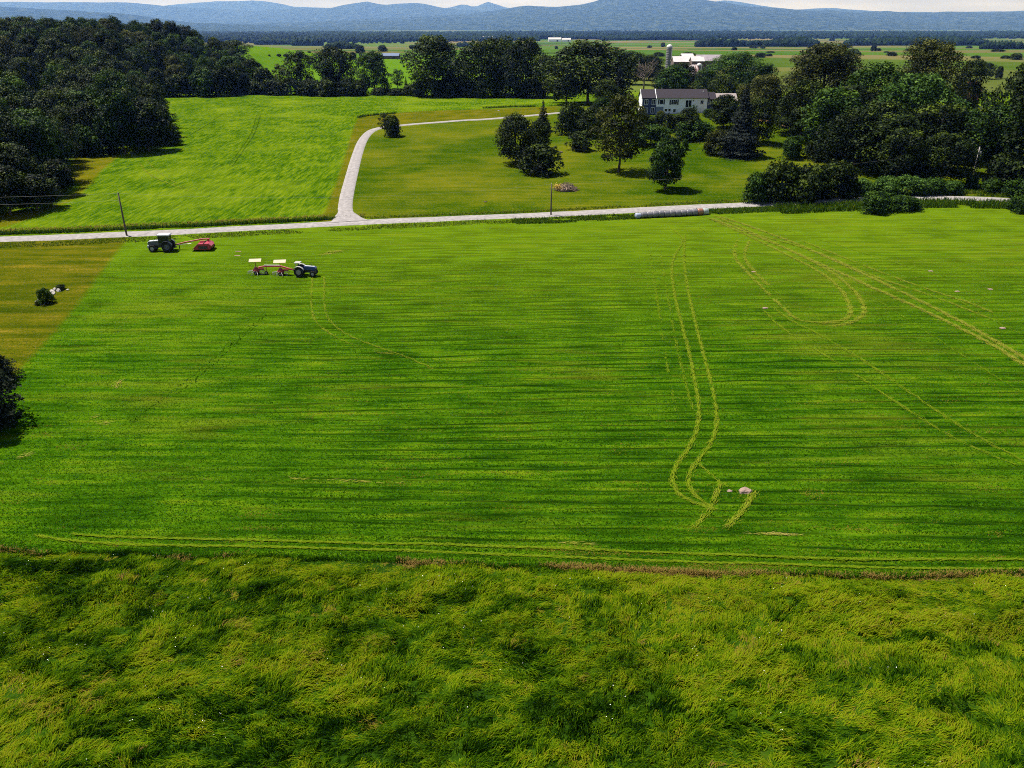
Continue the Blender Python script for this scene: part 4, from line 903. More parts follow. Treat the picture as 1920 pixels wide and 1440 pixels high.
m, n, b = mat('streaked_roof'); g = nd(n, 'ShaderNodeTexCoord').outputs['Object']
sr = noise_nd(n, mapped(n, g, (1.4, 0.10, 0.10)), 1.0, 4)
n.links.new(ramp(n, sr, [(0.4, (0.30,0.11,0.08)), (0.5, (0.62,0.55,0.55)), (0.7, (0.7,0.66,0.66))]), b.inputs['Base Color']); M['streaked'] = m

def window(par, x, z, w_, h_, yf, shutters=False, mull=1, fm='trim'):
    f = MB(); t = 0.14; d = 0.10
    for c, s in (((x-w_/2-t/2, yf, z), (t, d, h_+2*t)), ((x+w_/2+t/2, yf, z), (t, d, h_+2*t)), ((x, yf, z+h_/2+t/2), (w_, d, t)), ((x, yf, z-h_/2-t/2), (w_, d, t))): f.box(c, s)
    for k in range(mull): f.box((x-w_/2+w_*(k+1)/(mull+1), yf+0.012, z), (0.08, d-0.03, h_))
    fo = f.build('window', M[fm], par)
    MB().box((x, yf+0.03, z), (w_, 0.03, h_)).build('pane', M['glass'], fo)
    if shutters:
        for s in (-1, 1): MB().box((x+s*(w_/2+t+0.26), yf+0.015, z), (0.46, 0.06, h_+0.2)).build('shutter', M['shutter'], fo)
    return fo
def gable(L0, L1, D, ze, zr, over, thick=0.18):
    """roof slabs over x L0..L1, depth D, eave ze, ridge zr"""
    mb = MB(); sl = (zr-ze)/(D/2)
    e = D/2+over
    out = [(-e, ze-over*sl), (0, zr), (e, ze-over*sl), (e, ze-over*sl+thick), (0, zr+thick), (-e, ze-over*sl+thick)]
    mb.prism_x(out, L0, L1); return mb
def gwall(x0, x1, D, zb, ze, zr): return MB().prism_x([(-D/2, zb), (D/2, zb), (D/2, ze), (0, zr-0.02), (-D/2, ze)], x0, x1)

HP = at(1265, 213); k = mpp(HP); D = 8.0
house = empty('house', (HP.x, HP.y+D/2, HP.z), 0, 'long white and blue ranch house on the knoll behind the lawn', 'house')
hx = lambda px: (px-1265)*k
x0, x1, x2, x3 = hx(1203), hx(1229), hx(1324), hx(1341)
eave, ridge = 29*k*0.97, 29*k*0.97+2.3
gwall(x0+.02, x1, D, -1.5, eave, ridge).build('wall', M['navy'], house)['label'] = 'navy blue left end of the house'
MB().prism_x([(-D/2+.01, -1.4), (D/2-.01, -1.4), (D/2-.01, eave-.01), (0, ridge-.04), (-D/2+.01, eave-.01)], x0-.04, x0+.03).build('gable_wall', M['white'], house)
gwall(x1, x2, D+.3, -1.5, eave, ridge).build('wall', M['white'], house)['label'] = 'white clapboard middle of the house'
r1 = gable(x0-.35, x1+.02, D, eave, ridge, 0.45).build('roof', M['shingle'], house)
r2 = gable(x1+.0, x2+.35, D+.3, eave+.06, ridge+.1, 0.45).build('roof', M['shingle'], house)
MB().prism_x([(-D/2-.62, eave-.40), (-D/2-.62, eave-.12), (0, ridge+.36), (0, ridge+.08)], x1-.16, x1+.06).build('rake_board', M['trim'], r2)
MB().prism_x([(-D/2-.47, eave-.32), (-D/2-.47, eave-.08), (0, ridge+.25), (0, ridge-.05)], x0-.42, x0-.33).build('rake_board', M['trim'], r1)
MB().tube([(x1+2.5, .9, ridge-.4), (x1+2.5, .9, ridge+.6)], .08).build('vent_pipe', M['trim'], r2); MB().box((hx(1318), -1.6, ridge-.45), (.3, .3, .4)).build('roof_vent', M['trim'], r2)
wing = gwall(x2, x3, 6.2, -1.0, eave-0.55, ridge-1.0).build('wall', M['navy'], house); wing['label'] = 'low navy blue link beside the garage'
gable(x2+.36, x3+.2, 6.2, eave-.5, ridge-.95, .35).build('roof', M['shingle'], house)
yb = -D/2-.03; yw = -D/2-.18; zz = lambda py: (213-py)*k*0.97
window(house, hx(1210.5), zz(192), 1.0, 1.6, yb); window(house, hx(1224), zz(192), 1.0, 1.6, yb); window(house, hx(1223), zz(207), 1.0, 1.7, yb)
window(house, hx(1211), zz(207), 1.0, 1.5, yb)
window(house, hx(1238.5), zz(191.5), 1.1, 1.5, yw, True, 0); window(house, hx(1262), zz(192), 1.9, 1.5, yw, True, 2); window(house, hx(1314), zz(192), 1.0, 1.1, yw, False, 1)
window(house, hx(1248), zz(206.5), .8, .8, yw, False, 0); window(house, hx(1254.5), zz(206.5), .8, .8, yw, False, 0); window(house, hx(1264), zz(207.5), .8, 1.0, yw, False, 0)
window(house, hx(1331.5), zz(191.5), 1.0, 1.7, -3.13)
dr_ = MB()
for c, s in (((hx(1284)-.08, yw, zz(195)), (.16, .1, 2.5)), ((hx(1294.5)+.08, yw, zz(195)), (.16, .1, 2.5)), ((hx(1289.2), yw, zz(195)), (.14, .1, 2.24)), (((hx(1284)+hx(1294.5))/2, yw, zz(195)+1.2), (hx(1294.5)-hx(1284), .1, .14)), (((hx(1284)+hx(1294.5))/2, yw, zz(195)-1.2), (hx(1294.5)-hx(1284), .1, .14))): dr_.box(c, s)
do_ = dr_.build('sliding_door', M['trim'], house); MB().box(((hx(1284)+hx(1294.5))/2, yw+.03, zz(195)), (hx(1294.5)-hx(1284), .03, 2.26)).build('pane', M['glass'], do_)
gd = MB()
for j in range(4): gd.box((hx(1236), yw, .35+j*.56), (2.6, .07, .53))
gd.build('garage_door', M['gdoor'], house); MB().box((hx(1297.5), yw, zz(189.5)), (.3, .2, .35)).build('wall_lamp', M['shutter'], house)
st = MB()
for j in range(4): st.box((hx(1334.5), -3.6-j*.3, 1.9-j*.22), (1.4, .3, .2))
st.build('step', M['found'], house)['label'] = 'grey steps at the blue link'
GP = at(1360, 208); GP.y += 6; garage = empty('garage', (GP.x, GP.y, float(terrain(GP.x, GP.y))), 0, 'garage with pale pinkish roof right of the house, half hidden', 'garage')
gr_r = top_z(GP, 1360, 176)-garage.location.z
gwall(-4.0, 4.2, 6.5, -1, gr_r-1.9, gr_r).build('wall', M['white'], garage); gable(-4.5, 4.7, 6.5, gr_r-1.85, gr_r+.04, .4).build('roof', M['tan_roof'], garage)
window(garage, -1.5, 1.6, .9, 1.1, -3.3)

# farm beyond the trees
def barn(px0, px1, ridge_y, eave_y, depth_m, by_dist, label, roofm, wallm, gambrel=False, rz=0.0, over=.5, name='barn', doors=1):
    d = ray((px0+px1)/2, ridge_y); d = d/d[1]; P = Vector((d[0]*by_dist, by_dist, 0)); P.z = float(terrain(P.x, P.y))
    kk = mpp(P); Ln = (px1-px0)*kk; zr = CAM_Z+by_dist*d[2]-P.z; ze = zr-(eave_y-ridge_y)*kk*0.93
    o = empty(name, P, rz, label, 'barn' if name == 'barn' else 'building'); Dm = depth_m
    if gambrel:
        zm = ze+(zr-ze)*.62; pr = [(-Dm/2, -1), (Dm/2, -1), (Dm/2, ze), (Dm*.30, zm), (0, zr-.05), (-Dm*.30, zm), (-Dm/2, ze)]
        MB().prism_x(pr, -Ln/2, Ln/2).build('wall', wallm, o); t = .25
        MB().prism_x([(-Dm/2-.4, ze-.3), (-Dm*.30, zm+.05), (0, zr), (Dm*.30, zm+.05), (Dm/2+.4, ze-.3), (Dm/2+.4, ze-.3+t), (Dm*.30, zm+.05+t), (0, zr+t), (-Dm*.30, zm+.05+t), (-Dm/2-.4, ze-.3+t)], -Ln/2-.5, Ln/2+.5).build('roof', roofm, o)
    else:
        gwall(-Ln/2, Ln/2, Dm, -1, ze, zr).build('wall', wallm, o); gable(-Ln/2-over, Ln/2+over, Dm, ze+.03, zr+.05, over, .2).build('roof', roofm, o)
    for j in range(doors): MB().box((-Ln/2+Ln*(j+1)/(doors+1), -Dm/2-.05, 1.6), (3.2, .12, 3.2)).build('door', M['shutter'], o)
    return o
barn(1278, 1298, 101, 111, 14, 655, 'tall barn with white tin roof beside the silo', M['tin'], M['barnwood'], True)
barn(1262, 1312, 106, 115, 13, 640, 'long white-roofed barn in front of the tall barn', M['tin'], M['barnwood'])
barn(1306, 1352, 103, 113, 16, 668, 'long grey-roofed barn right of the white-roofed barns', M['grey_roof'], M['barnwood'])
barn(1296, 1318, 107, 114, 10, 625, 'small white-roofed shed between the white and grey barns', M['tin'], M['barnwood'])
barn(1276, 1306, 122, 141, 11, 520, 'old barn with rust-streaked white roof below the white barns', M['streaked'], M['barnwood'], True, 0.15)
def silo(px, ty, r_px, dist, label, dome=True):
    d = ray(px, ty); d = d/d[1]; P = Vector((d[0]*dist, dist, 0)); P.z = float(terrain(P.x, P.y)); kk = mpp(P); H = CAM_Z+dist*d[2]-P.z; r = r_px*kk
    o = empty('silo', P, 0, label, 'silo'); pr = []
    for j in range(14):
        z = -0.5+(H-r*.9+.5)*j/13; pr += [(r, z), (r+.06, z+.05), (r+.06, z+.22), (r, z+.27)] if j < 13 else [(r, z)]
    MB().lathe(pr, (0, 0, 0), 'z', 28).build('barrel', M['silo'], o, smooth=True)
    MB().lathe([(r*1.05*math.cos(a), H-r*.95+r*.95*math.sin(a)) for a in np.linspace(0, math.pi/2, 8)], (0, 0, 0), 'z', 28).build('dome', M['dome'], o, smooth=True)
    MB().box((r*.7, -r*.8, H*.45), (.6, .5, H*.9)).build('chute', M['dome'], o)
silo(1256, 83, 5.4, 690, 'tall grey stave silo with white dome')
silo(1311.5, 118, 4.6, 600, 'short pale silo stub right of the rust-streaked barn')
def shed(px, ty, w_px, h_px, dist_y, label, roofm, wallm, dpt=10):
    P = at(px, dist_y); kk = mpp(P); o = empty('barn', P, 0, label, 'barn'); Ln = w_px*kk; H = h_px*kk
    gwall(-Ln/2, Ln/2, dpt, -1, H*.55, H).build('wall', wallm, o); gable(-Ln/2-.5, Ln/2+.5, dpt, H*.57, H+.05, .5, .3).build('roof', roofm, o)
    MB().box((Ln*.2, -dpt/2-.06, H*.22), (Ln*.12, .14, H*.44)).build('door', M['shutter'], o)
shed(733, 0, 32, 9, 110, 'low blue-grey roofed shed in the bright far field', paint('blue_tin', (0.10,0.14,0.24), .5), M['barnwood'], 14)
shed(916, 0, 26, 7, 76, 'distant long white shed above the tall dark trees', M['tin'], M['white'], 30); shed(1040, 0, 24, 7, 78, 'distant white barn, longer of the pair on the valley floor', M['tin'], M['white'], 30); shed(1062, 0, 16, 6, 78, 'distant white barn, shorter of the pair on the valley floor', M['tin'], M['white'], 24)
shed(972, 0, 14, 5, 74, 'faint distant white shed left of the valley barns', M['tin'], M['white'], 24)
shed(1796, 0, 12, 12, 199, 'bit of a white shed showing below the red-leaved tree', M['tin'], M['white'], 4)

# ------------------------------------------------------------------ tractors and implements
M['tyre'] = paint('tyre_rubber', (0.018,0.017,0.016), 0.85, .3, 6, spec=.2); M['rim_w'] = paint('white_rim', (0.38,0.37,0.36), .6, .25, 6); M['rim_y'] = paint('dusty_rim', (0.32,0.30,0.27), .6)
M['red'] = paint('red_paint', (0.33,0.02,0.045), .5, .15, 4); M['red_rake'] = paint('faded_red_paint', (0.30,0.03,0.025), .55, .2, 4); M['cream'] = paint('cream_board', (0.55,0.44,0.29), .7, .08); M['steel'] = paint('grey_steel', (0.42,0.41,0.38), .45, .15, metal=.3)
M['black'] = paint('black_iron', (0.02,0.02,0.022), .55); M['hood_w'] = paint('pale_hood', (0.46,0.47,0.50), .5, .2, 5); M['hood_g'] = paint('dark_grey_paint', (0.09,0.095,0.11), .45); M['blue'] = paint('blue_paint', (0.025,0.055,0.20), .35, .1, 3, spec=.6); M['fender'] = paint('pale_fender', (0.33,0.32,0.30), .6, .25, 5)
def wheel(par, c, r, w_, rim, lugs=18):
    t = MB(); pr = [(r*.55, -w_/2), (r*.86, -w_/2), (r*.97, -w_*.40), (r, -w_*.15), (r, w_*.15), (r*.97, w_*.40), (r*.86, w_/2), (r*.55, w_/2)]
    t.lathe(pr, (0, 0, 0), 'y', 28)
    for j in range(lugs):
        a = 2*math.pi*j/lugs; s = 1 if j % 2 else -1
        t.box((math.cos(a)*r, s*w_*.22, math.sin(a)*r), (r*.10, w_*.5, r*.09), Matrix.Rotation(-a, 3, 'Y') @ Matrix.Rotation(.5*s, 3, 'X'))
    o = empty('wheel', c); o.parent = par
    t.build('tyre', M['tyre'], o)
    MB().lathe([(0.001, -w_*.28), (r*.18, -w_*.30), (r*.22, -w_*.16), (r*.48, -w_*.14), (r*.58, -w_*.42), (r*.58, w_*.42), (r*.48, w_*.14), (r*.22, w_*.16), (r*.18, w_*.30), (.001, w_*.28)], (0, 0, 0), 'y', 24).build('rim', rim, o, smooth=True)
    return o
def fender(par, y, r, w_, mt, xc, zc):
    pts = [(xc+math.cos(a)*r, zc+math.sin(a)*r) for a in np.linspace(.35, 2.75, 9)]; pts += [(xc+math.cos(a)*(r+.05), zc+math.sin(a)*(r+.05)) for a in np.linspace(2.75, .35, 9)]
    return MB().prism(pts, y-w_/2, y+w_/2).build('fender', mt, par)
def G(px, py):
    p = at(px, py); p.z = float(ground_z(p.x, p.y)); return p

# white-hooded tractor with cab (built facing -x)
P = G(309, 470); tr = empty('tractor', P, R(4), 'dark tractor with white cab roof and pale hood, facing left by the road', 'tractor')
for y in (-.85, .85): wheel(tr, (.75, y, .86), .86, .5, M['hood_g'])
for y in (-.75, .75): wheel(tr, (-1.75, y, .58), .58, .36, M['rim_w'])
MB().box((-.5, 0, .85), (2.8, .55, .5)).box((.75, 0, .86), (.35, 1.5, .3)).box((-1.75, 0, .58), (.25, 1.3, .2)).build('chassis', M['black'], tr, .03)
MB().prism([(-2.45, 1.0), (-2.4, 1.62), (-2.3, 1.72), (-.55, 1.84), (-.55, 1.0)], -.40, .40).build('hood', M['hood_g'], tr, .05)
MB().prism([(-2.42, 1.63), (-2.3, 1.75), (-1.55, 1.80), (-1.55, 1.70)], -.42, .42).prism([(-1.48, 1.71), (-1.48, 1.81), (-.56, 1.87), (-.56, 1.75)], -.42, .42).build('hood_top', M['hood_w'], tr, .02)
MB().box((-2.47, 0, 1.3), (.08, .7, .5)).build('grille', M['steel'], tr); MB().box((-2.52, 0, .75), (.3, .7, .45)).build('front_weight', M['hood_w'], tr, .03)
cabf = MB()
for x in (-.5, 1.15):
    for y in (-.68, .68): cabf.box((x, y, 2.05), (.09, .09, 1.3))
cabf.box((.32, 0, 1.4), (1.75, 1.45, .16)); cb = cabf.build('cab_frame', M['black'], tr)
for y in (-.68, .68): MB().box((.32, y, 2.08), (1.55, .03, 1.2)).build('window', M['glass'], cb)
for x in (-.5, 1.15): MB().box((x, 0, 2.08), (.03, 1.27, 1.2)).build('window', M['glass'], cb)
MB().prism([(-.75, 2.70), (-.70, 2.88), (1.3, 2.88), (1.4, 2.70)], -.82, .82).build('cab_roof', M['hood_w'], tr, .04)
for y in (-.9, .9): fender(tr, y, .95, .5, M['hood_g'], .75, .86)
MB().tube([(-.75, .5, 1.6), (-.75, .5, 2.7)], .05).build('exhaust_pipe', M['black'], tr)
for y in (-.95, .95): MB().box((-.6, y, 2.2), (.05, .2, .32)).build('mirror', M['black'], tr)
MB().box((1.75, 0, .6), (.7, .5, .12)).build('drawbar', M['black'], tr)

P = G(384, 467); mw = empty('mower', P, R(4), 'red disc mower with long drawbar hitched behind the dark tractor', 'mower')
MB().prism([(-1.35, .25), (-1.45, .55), (-.5, 1.25), (1.15, 1.28), (1.5, .95), (1.4, .25)], -1.5, .9).build('hood', M['red'], mw, .05)
M['pink'] = paint('highlight_red', (0.46,0.09,0.13), .5, .15, 4)  # lighter red puts the highlight into the colour of the end panels
MB().prism([(-1.78, .12), (-1.74, .2), (-.62, 1.27), (-.56, 1.20)], -1.55, .2).build('front_curtain', M['pink'], mw)
MB().prism([(1.18, 1.24), (1.2, 1.30), (1.62, .9), (1.56, .86)], -1.45, .5).build('rear_flap', M['pink'], mw)
MB().box((.2, -1.5, .62), (1.5, .06, .5)).box((.35, -.35, 1.30), (.10, 2.2, .08)).build('side_plate', M['black'], mw)
MB().tube([(-5.0, .35, .75), (-3.2, .45, 1.15), (-.5, .75, 1.55), (.9, .85, 1.6)], [.09, .12, .13, .10], 8).build('drawbar', M['red_rake'], mw)
MB().box((.75, .3, 1.5), (.3, .3, .5)).box((-.1, -.2, 1.36), (.9, .5, .22)).build('gearbox', M['red'], mw, .03)
for y in (-1.05, 1.0): wheel(mw, (1.15, y, .36), .36, .22, M['rim_y'], 12)
MB().tube([(-4.7, .3, .7), (-3.4, .3, .85), (-2.2, .3, .9)], .06).build('driveshaft', M['steel'], mw); MB().box((-4.3, .3, .35), (.12, .12, .8)).build('jack_stand', M['black'], mw)
MB().box((-2.3, .5, 1.25), (.7, .1, .12)).build('hydraulic_cylinder', M['steel'], mw)

# blue open tractor (built facing +x)
P = G(574, 516); tb = empty('tractor', P, R(-3), 'open blue tractor with pale fenders, facing right, hitched to rake', 'tractor')
for y in (-.78, .78): wheel(tb, (-.85, y, .74), .74, .42, M['rim_y'])
for y in (-.72, .72): wheel(tb, (1.25, y, .44), .44, .26, M['rim_w'])
MB().box((.1, 0, .75), (2.5, .45, .5)).box((-.85, 0, .74), (.3, 1.4, .28)).box((1.25, 0, .44), (.2, 1.2, .16)).build('chassis', M['black'], tb, .03)
MB().prism([(-.15, .95), (-.15, 1.5), (1.55, 1.42), (1.68, 1.32), (1.68, .85)], -.33, .33).build('hood', M['blue'], tb, .06)
MB().prism([(-.05, 1.515), (-.05, 1.55), (1.45, 1.465), (1.5, 1.42)], -.20, .20).build('hood_top', M['hood_w'], tb, .01)
MB().box((1.71, 0, 1.08), (.06, .55, .42)).build('grille', M['black'], tb); 
for y in (-.78, .78): fender(tb, y, .84, .46, M['fender'], -.85, .74)
MB().box((-.8, 0, 1.32), (.5, .5, .12)).box((-1.04, 0, 1.55), (.1, .5, .42)).build('seat', M['black'], tb, .03)
MB().tube([(-.2, 0, 1.5), (-.45, 0, 1.72)], .03).lathe([(.19, -.02), (.22, 0), (.19, .02), (.16, 0), (.19, -.02)], (-.45, 0, 1.72), 'x', 18).build('steering_wheel', M['black'], tb)
rb = MB()
for y in (-.5, .5): rb.tube([(-1.25, y, .9), (-1.3, y, 2.0)], .04)
rb.box((-1.1, 0, 2.04), (.9, 1.1, .07)).build('canopy', M['fender'], tb)
MB().tube([(.9, .2, 1.4), (.9, .2, 2.0)], .04).build('exhaust_pipe', M['black'], tb)
for y in (-.25, .25): MB().lathe([(.001, 0), (.09, 0), (.09, .06), (.001, .06)], (1.72, y, 1.22), 'x', 12).build('headlight', M['rim_w'], tb)

# twin-rotor rake with cream boards standing on posts
P = G(505, 514); rk = empty('hay_rake', P, R(-3), 'red twin-rotor hay rake with cream boards hitched behind the blue tractor', 'hay rake')
kx = mpp(P)
ra, rbx = (481-505)*kx, (529-505)*kx
MB().tube([(ra+.3, .35, .95), (ra+1.4, .35, 1.15), (rbx-.1, .3, 1.2), (rbx+1.3, 0, .9), (rbx+2.3, 0, .62)], [.13, .15, .15, .14, .10], 8).build('main_frame', M['red_rake'], rk)
MB().tube([(ra+1.2, .33, 1.30), (rbx-.2, .30, 1.34)], .07, 8).build('lift_tube', M['steel'], rk)
for xr, yr in ((ra, 0.0), (rbx, -.35)):
    r = random.Random(int(xr*10)); rot = MB().lathe([(.001, .28), (.42, .30), (.52, .45), (.50, .75), (.30, .88), (.26, 1.05), (.001, 1.07)], (xr, yr, 0), 'z', 20).build('rotor', M['red_rake'], rk, smooth=True)
    for j in range(9):
        a = 2*math.pi*j/9+.3; e = Vector((xr+math.cos(a)*1.35, yr+math.sin(a)*1.35, .42+.15*math.sin(a*2)))
        am = MB().tube([(xr+math.cos(a)*.3, yr+math.sin(a)*.3, .58), e], .035, 6)
        for q in range(4):
            p = Vector((xr+math.cos(a)*.3, yr+math.sin(a)*.3, .58)).lerp(e, .62+.12*q); am.tube([p, p+Vector((-.03, 0, -.40))], .016, 4)
        am.build('tine_arm', M['fender'], rot)
    MB().tube([(xr, yr, .95), (xr, yr, 1.95)], .05).build('post', M['red_rake'], rk)
    MB().box((xr-.02, yr+.1, 2.12), (1.9, .08, .62), Matrix.Rotation(-.95, 3, 'X') @ Matrix.Rotation(-.06, 3, 'Y')).build('board', M['cream'], rk)
    MB().box((xr+.55, yr+.1, .78), (1.3, .3, .22)).build('gear_cover', M['red_rake'], rk, .03)
    for y in (-.55, .55): wheel(rk, (xr+.05, yr+y, .26), .26, .18, M['rim_w'], 10)
wheel(rk, (ra+1.65, -.3, .28), .28, .16, M['rim_y'], 10); MB().tube([(ra+1.65, -.2, .28), (ra+1.5, .3, 1.1)], .05).build('wheel_strut', M['red_rake'], rk)

# ------------------------------------------------------------------ wrapped round bales
def bale_mat(name, col, dirt):
    m, n, b = mat(name); g = nd(n, 'ShaderNodeTexCoord').outputs['Object']
    wr = noise_nd(n, mapped(n, g, (9, .6, .6)), 1.0, 4); c = ramp(n, wr, [(.35, tuple(v*.72 for v in col)), (.62, col)])
    c = mixc(n, mth(n, 'MULTIPLY', mth(n, 'SUBTRACT', noise_nd(n, g, 2.4, 5), .5), 5.0, True), c, dirt)
    n.links.new(c, b.inputs['Base Color']); b.inputs['Roughness'].default_value = .32; return m
BM_ = {'grey': bale_mat('bale_wrap', (0.27,0.255,0.285), (0.13,0.12,0.14)), 'blue': bale_mat('pale_bale_wrap', (0.50,0.55,0.72), (0.30,0.35,0.52)), 'red': bale_mat('bare_hay', (0.42,0.20,0.12), (0.30,0.12,0.08)), 'green': bale_mat('torn_wrap', (0.50,0.56,0.54), (0.16,0.22,0.16)), 'dark': bale_mat('dirty_wrap', (0.30,0.28,0.31), (0.10,0.09,0.11))}
b0, b1 = G(1196, 409), G(1322, 402); nb = 13; dv = (b1-b0)/(nb-1); sp = dv.length
lab = {0: ('pale blue-white wrapped bale at the left end of the row', 'blue'), 11: ('reddish-brown end bale with its wrap torn open', 'red'), 12: ('greenish white bale at the right end of the row', 'green')}
for j in range(nb):
    p = b0+dv*j; rr = (.50 if j == 0 else .62)+rnd.uniform(-.07, .05); ww = sp*.47; bm_ = MB()
    bm_.lathe([(.001, -ww*.98), (rr*.80, -ww), (rr*.95, -ww*.93), (rr, -ww*.75), (rr*1.015, 0), (rr, ww*.75), (rr*.95, ww*.93), (rr*.80, ww), (.001, ww*.98)], (0, 0, 0), 'x', 26)
    l, ck = lab.get(j, ('grey plastic-wrapped round bale inside the row beside the road', 'dark' if j in (3, 6, 8) else 'grey'))
    o = bm_.build('hay_bale', BM_[ck], None, smooth=True); tag(o, l, 'hay bale', 'row of wrapped round bales beside the road')
    o.location = (p.x, p.y, float(ground_z(p.x, p.y))+rr*.96); o.rotation_euler = (rnd.uniform(0, 6), 0, math.atan2(dv.y, dv.x)+rnd.uniform(-.05, .05)); o.rotation_mode = 'XYZ'

# ------------------------------------------------------------------ utility poles and wires
M['pole'] = paint('pole_wood', (0.12,0.095,0.075), .9, .25, 1.5, spec=.1); M['pole_pale'] = paint('weathered_pole_wood', (0.36,0.33,0.33), .9, .2, 1.5, spec=.1)
def pole(px, by, ty, label, mt, arm=False, can=False):
    P = G(px, by); h = top_z(P, px, ty)-P.z; o = empty('utility_pole', P, 0, label, 'utility pole')
    MB().tube([(0, 0, -.3), (0, 0, h*.5), (0, 0, h)], [.17, .145, .115], 10).build('post', mt, o, smooth=True)
    if arm: MB().box((0, .14, h-.5), (1.1, .09, .1)).build('crossarm', mt, o)
    MB().lathe([(.001, 0), (.05, 0), (.07, .06), (.05, .12), (.06, .16), (.001, .2)], (0, 0, h), 'z', 10).build('insulator', M['steel'], o)
    if can:
        MB().lathe([(.001, 0), (.24, 0), (.26, .05), (.26, .75), (.22, .82), (.001, .84)], (.42, -.1, h-1.8), 'z', 16).build('transformer', M['rim_w'], o, smooth=True)
    return P, h
p1 = pole(238, 443, 362, 'dark bare utility pole on the left beside the road', M['pole'])
p2 = pole(1033, 404, 345, 'thin utility pole in the middle on the lawn edge', M['pole'])
p3 = pole(1823, 336, 276, 'pale utility pole with white transformer before the grove', M['pole_pale'], True, True)
p0 = (Vector((-165, p1[0].y-1, 0)), p1[1]); 
def wire(a, b2, dz, sag, label):
    A_ = a[0]+Vector((0, 0, a[1]-dz)); B_ = b2[0]+Vector((0, 0, b2[1]-dz)); pts = []
    for j in range(25):
        s = j/24; q = A_.lerp(B_, s); q.z -= sag*4*s*(1-s); pts.append(q)
    o = MB().tube(pts, .009, 5).build('power_line', M['steel']); tag(o, label, 'wire', 'overhead wires along the road')
wire(p0, p1, 0.05, .9, 'upper wire running left from the left pole'); wire(p0, p1, 1.3, 1.0, 'lower wire running left from the left pole')
wire(p1, p2, 0.05, 1.6, 'wire between the left and the middle pole'); wire(p2, p3, 0.05, 1.4, 'wire between the middle pole and the transformer pole')

# ------------------------------------------------------------------ stones, brush pile, boards
M['stone'] = paint('field_stone', (0.40,0.37,0.35), .85, .2, 5, spec=.2); M['stone_pink'] = paint('bare_pinkish_earth', (0.27,0.19,0.155), .95, .2, 5, spec=.1); M['soil'] = paint('soil', (0.24,0.12,0.06), .95, .3, 5, spec=.05); M['brush'] = paint('dead_brush', (0.17,0.125,0.09), .9, .3, 6, spec=.1); M['gold'] = paint('yellow_flowers', (0.45,0.30,0.02), .7, .2, 6)
def rock(name, P, dims, seed, label, mt, group=None, rz=0, cat='stone'):
    bm = bmesh.new(); bmesh.ops.create_icosphere(bm, subdivisions=3, radius=.5)
    for v in bm.verts:
        d = 1+.34*mnoise.noise(v.co*2.1+Vector((seed*3.1, 0, 0)))+.16*mnoise.noise(v.co*5+Vector((0, seed, 0)))
        v.co = Vector((v.co.x*dims[0]*d, v.co.y*dims[1]*d, max(-.15, v.co.z*d)*dims[2]))
    me = bpy.data.meshes.new(name); bm.to_mesh(me); bm.free(); o = link(name, me, None, mt); o.location = (P.x, P.y, float(ground_z(P.x, P.y))+dims[2]*.12); o.rotation_euler = (0, 0, rz); tag(o, label, cat, group); return o
SG = 'stones around the bush in the straw-brown field'
for i, (px, py, dx, dy, dz) in enumerate(((94,548,.5,.5,.4),(99,549,1.4,.5,.7),(104,545,.7,.5,.7),(110,546,1.1,.5,.7),(118,539,.5,.4,.3),(70,566,.6,.4,.35),(76,563,1.1,.35,.35),(78,571,.8,.3,.25),(100,552,.5,.4,.3),(127,544,.4,.35,.3))):
    rock('stone', G(px, py), (dx, dy, dz), i+1, 'pale stone lying around the bush in the straw-brown field', M['stone'], SG, rnd.uniform(-1, .2))
for px, py, wp in ((114,541,20),(76,569,18)):
    T_('shrub', 'leaf_dark', px, py-7, py+2, wp, 'low weedy clump between stones in the straw-brown field', 'weedy clumps among the stones')
rock('rock', G(1397, 922), (1.15, .85, .5), 31, 'pinkish bare rock breaking the mown field at the track end', M['stone_pink'], None, .4, 'rock'); rock('rock', G(1368, 921), (.45, .35, .2), 32, 'small pale rock left of the big pinkish rock', M['stone_pink'], None, 0, 'rock')
for i, (px, py) in enumerate(((1413,510),(1435,578),(1745,508),(1795,546),(1857,542),(1880,616))):
    rock('stone', G(px, py), (.75, .5, .22), 40+i, ('pale stone at the upper middle of the mown field right', 'pale stone where the faint tracks turn', 'pale flat stone, topmost of the right-hand stones', 'small tan stone beside the long double track', 'small tan stone near the right edge of mown field', 'pale stone below the long double track near the right edge')[i], M['stone_pink'])
rock('stone', G(910, 379), (.7, .5, .4), 55, 'small dark stone alone on the lawn left of the middle pole', M['pole'], None); rock('stone', G(1052, 286), (1.0, .7, .6), 56, 'small brown stone on the lawn right of the round bush', M['brush'], None)
rock('stone', G(935, 208), (.9, .7, .6), 57, 'small white stone on the verge above the driveway', M['stone'], None)
for px, py, l in ((447, 472, 'pale flat board in the grass, upper of the two beside the mower'), (445, 479, 'pale flat board in the grass, lower of the two beside the mower')):
    p = G(px, py); o = MB().box((0, 0, .07), (.95, .28, .06)).build('board', M['stone_pink'], None, .02); o.location = (p.x, p.y, p.z); o.rotation_euler = (.1, .05, .1); tag(o, l, 'board', 'boards lying in the grass')
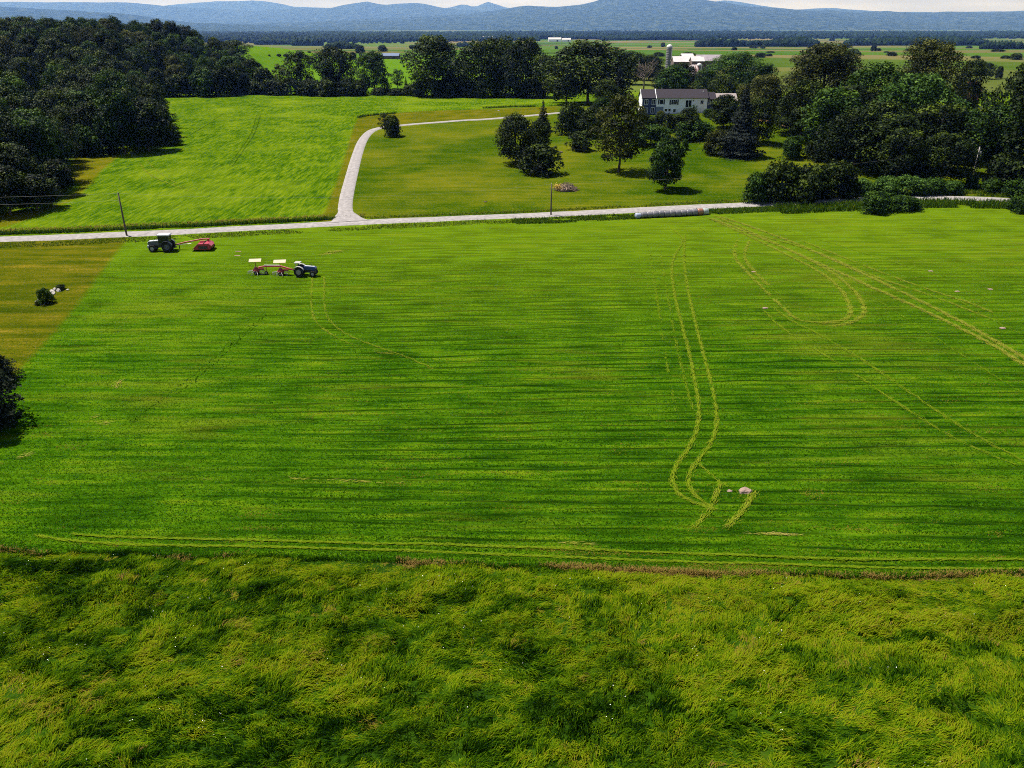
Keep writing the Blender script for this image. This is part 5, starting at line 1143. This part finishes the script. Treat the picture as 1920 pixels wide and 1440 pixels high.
# brush pile
P = G(1062, 357); bpile = empty('brush_pile', P, 0, 'pile of dead brush and stones with yellow flowers on the lawn', 'brush pile')
br = MB(); r = random.Random(8)
for j in range(150):
    a = r.uniform(0, 6.28); q = r.random()**.6; x, y = math.cos(a)*q*2.9, math.sin(a)*q*1.8; z = 1.7*(1-q*q)*r.uniform(.5, 1.05)+.08; d = Vector((r.uniform(-1, 1), r.uniform(-1, 1), r.uniform(-.25, .4)))*r.uniform(.4, .9)
    br.tube([Vector((x, y, z))-d, Vector((x, y, z)), Vector((x, y, z))+d*.9+Vector((0, 0, r.uniform(-.1, .2)))], [.05, .05, .02], 5)
br.build('branches', M['brush'], bpile)
bm = bmesh.new(); bmesh.ops.create_icosphere(bm, subdivisions=3, radius=1)
for v in bm.verts: d = 1+.3*mnoise.noise(v.co*2.5); v.co = Vector((v.co.x*2.5*d, v.co.y*1.5*d, max(-.1, v.co.z)*1.35*d))
me = bpy.data.meshes.new('mound'); bm.to_mesh(me); bm.free(); link('mound', me, bpile, M['brush'])
stn = MB()
for j in range(9): stn.box((r.uniform(-1.2, 1.2), -1.25+r.uniform(-.3, .3), r.uniform(.2, .6)), (r.uniform(.4, .8), .5, r.uniform(.3, .5)), Matrix.Rotation(r.uniform(-.6, .6), 3, 'Y') @ Matrix.Rotation(r.uniform(-.6, .6), 3, 'Z'), .75)
stn.build('stones', M['stone_pink'], bpile, .05)
rgn = np.random.default_rng(3); Cn = np.stack([-1.9+rgn.normal(0, .55, 700), rgn.normal(0, .7, 700), .5+np.abs(rgn.normal(0, .45, 700))], 1)
V, Fq, T = quads_from(Cn, rgn.normal(0, 1, (700, 3))+np.array([0, -.3, .8]), rgn.uniform(.12, .26, 700), rgn, rgn.random(700)); link('flowers', np_mesh('flowers', V, Fq, T), bpile, M['gold'])
# bare earth banks on the house slope
for px, py, w_, d_, sd in ((1432, 226, 5.0, 3.2, 1), (1470, 236, 4.2, 3.4, 2), (1330, 214, 3.5, 3.0, 3)):
    p = at(px, py); bm = bmesh.new(); bmesh.ops.create_grid(bm, x_segments=16, y_segments=12, size=.5)
    for v in bm.verts:
        q = v.co.copy(); rad = math.hypot(q.x, q.y)*2; xx = p.x+q.x*w_*(1+.3*mnoise.noise(q*4+Vector((sd, 0, 0)))); yy = p.y+q.y*d_; v.co = Vector((xx, yy, float(terrain(xx, yy))+.06+.25*max(0, 1-rad)-(.25 if rad > .95 else 0)))
    me = bpy.data.meshes.new('bare_earth'); bm.to_mesh(me); bm.free(); tag(link('bare_earth', me, None, paint('bare_earth', (0.42,0.24,0.10), .95, .2, 1.0, spec=.05)), kind='structure')

# ------------------------------------------------------------------ haze
hz = MB().box((0, 21000, 480), (120000, 50000, 1200)).build('haze', None); hz['kind'] = 'stuff'
m = bpy.data.materials.new('haze'); m.use_nodes = True; n = m.node_tree; n.nodes.clear(); ou = n.nodes.new('ShaderNodeOutputMaterial'); pv = n.nodes.new('ShaderNodeVolumePrincipled')
pv.inputs['Color'].default_value = (0.185, 0.365, 1.0, 1); pv.inputs['Absorption Color'].default_value = (1, 1, 1, 1); pv.inputs['Density'].default_value = 3.9e-5; pv.inputs['Anisotropy'].default_value = 0.2
n.links.new(pv.outputs[0], ou.inputs['Volume']); hz.data.materials.append(m)
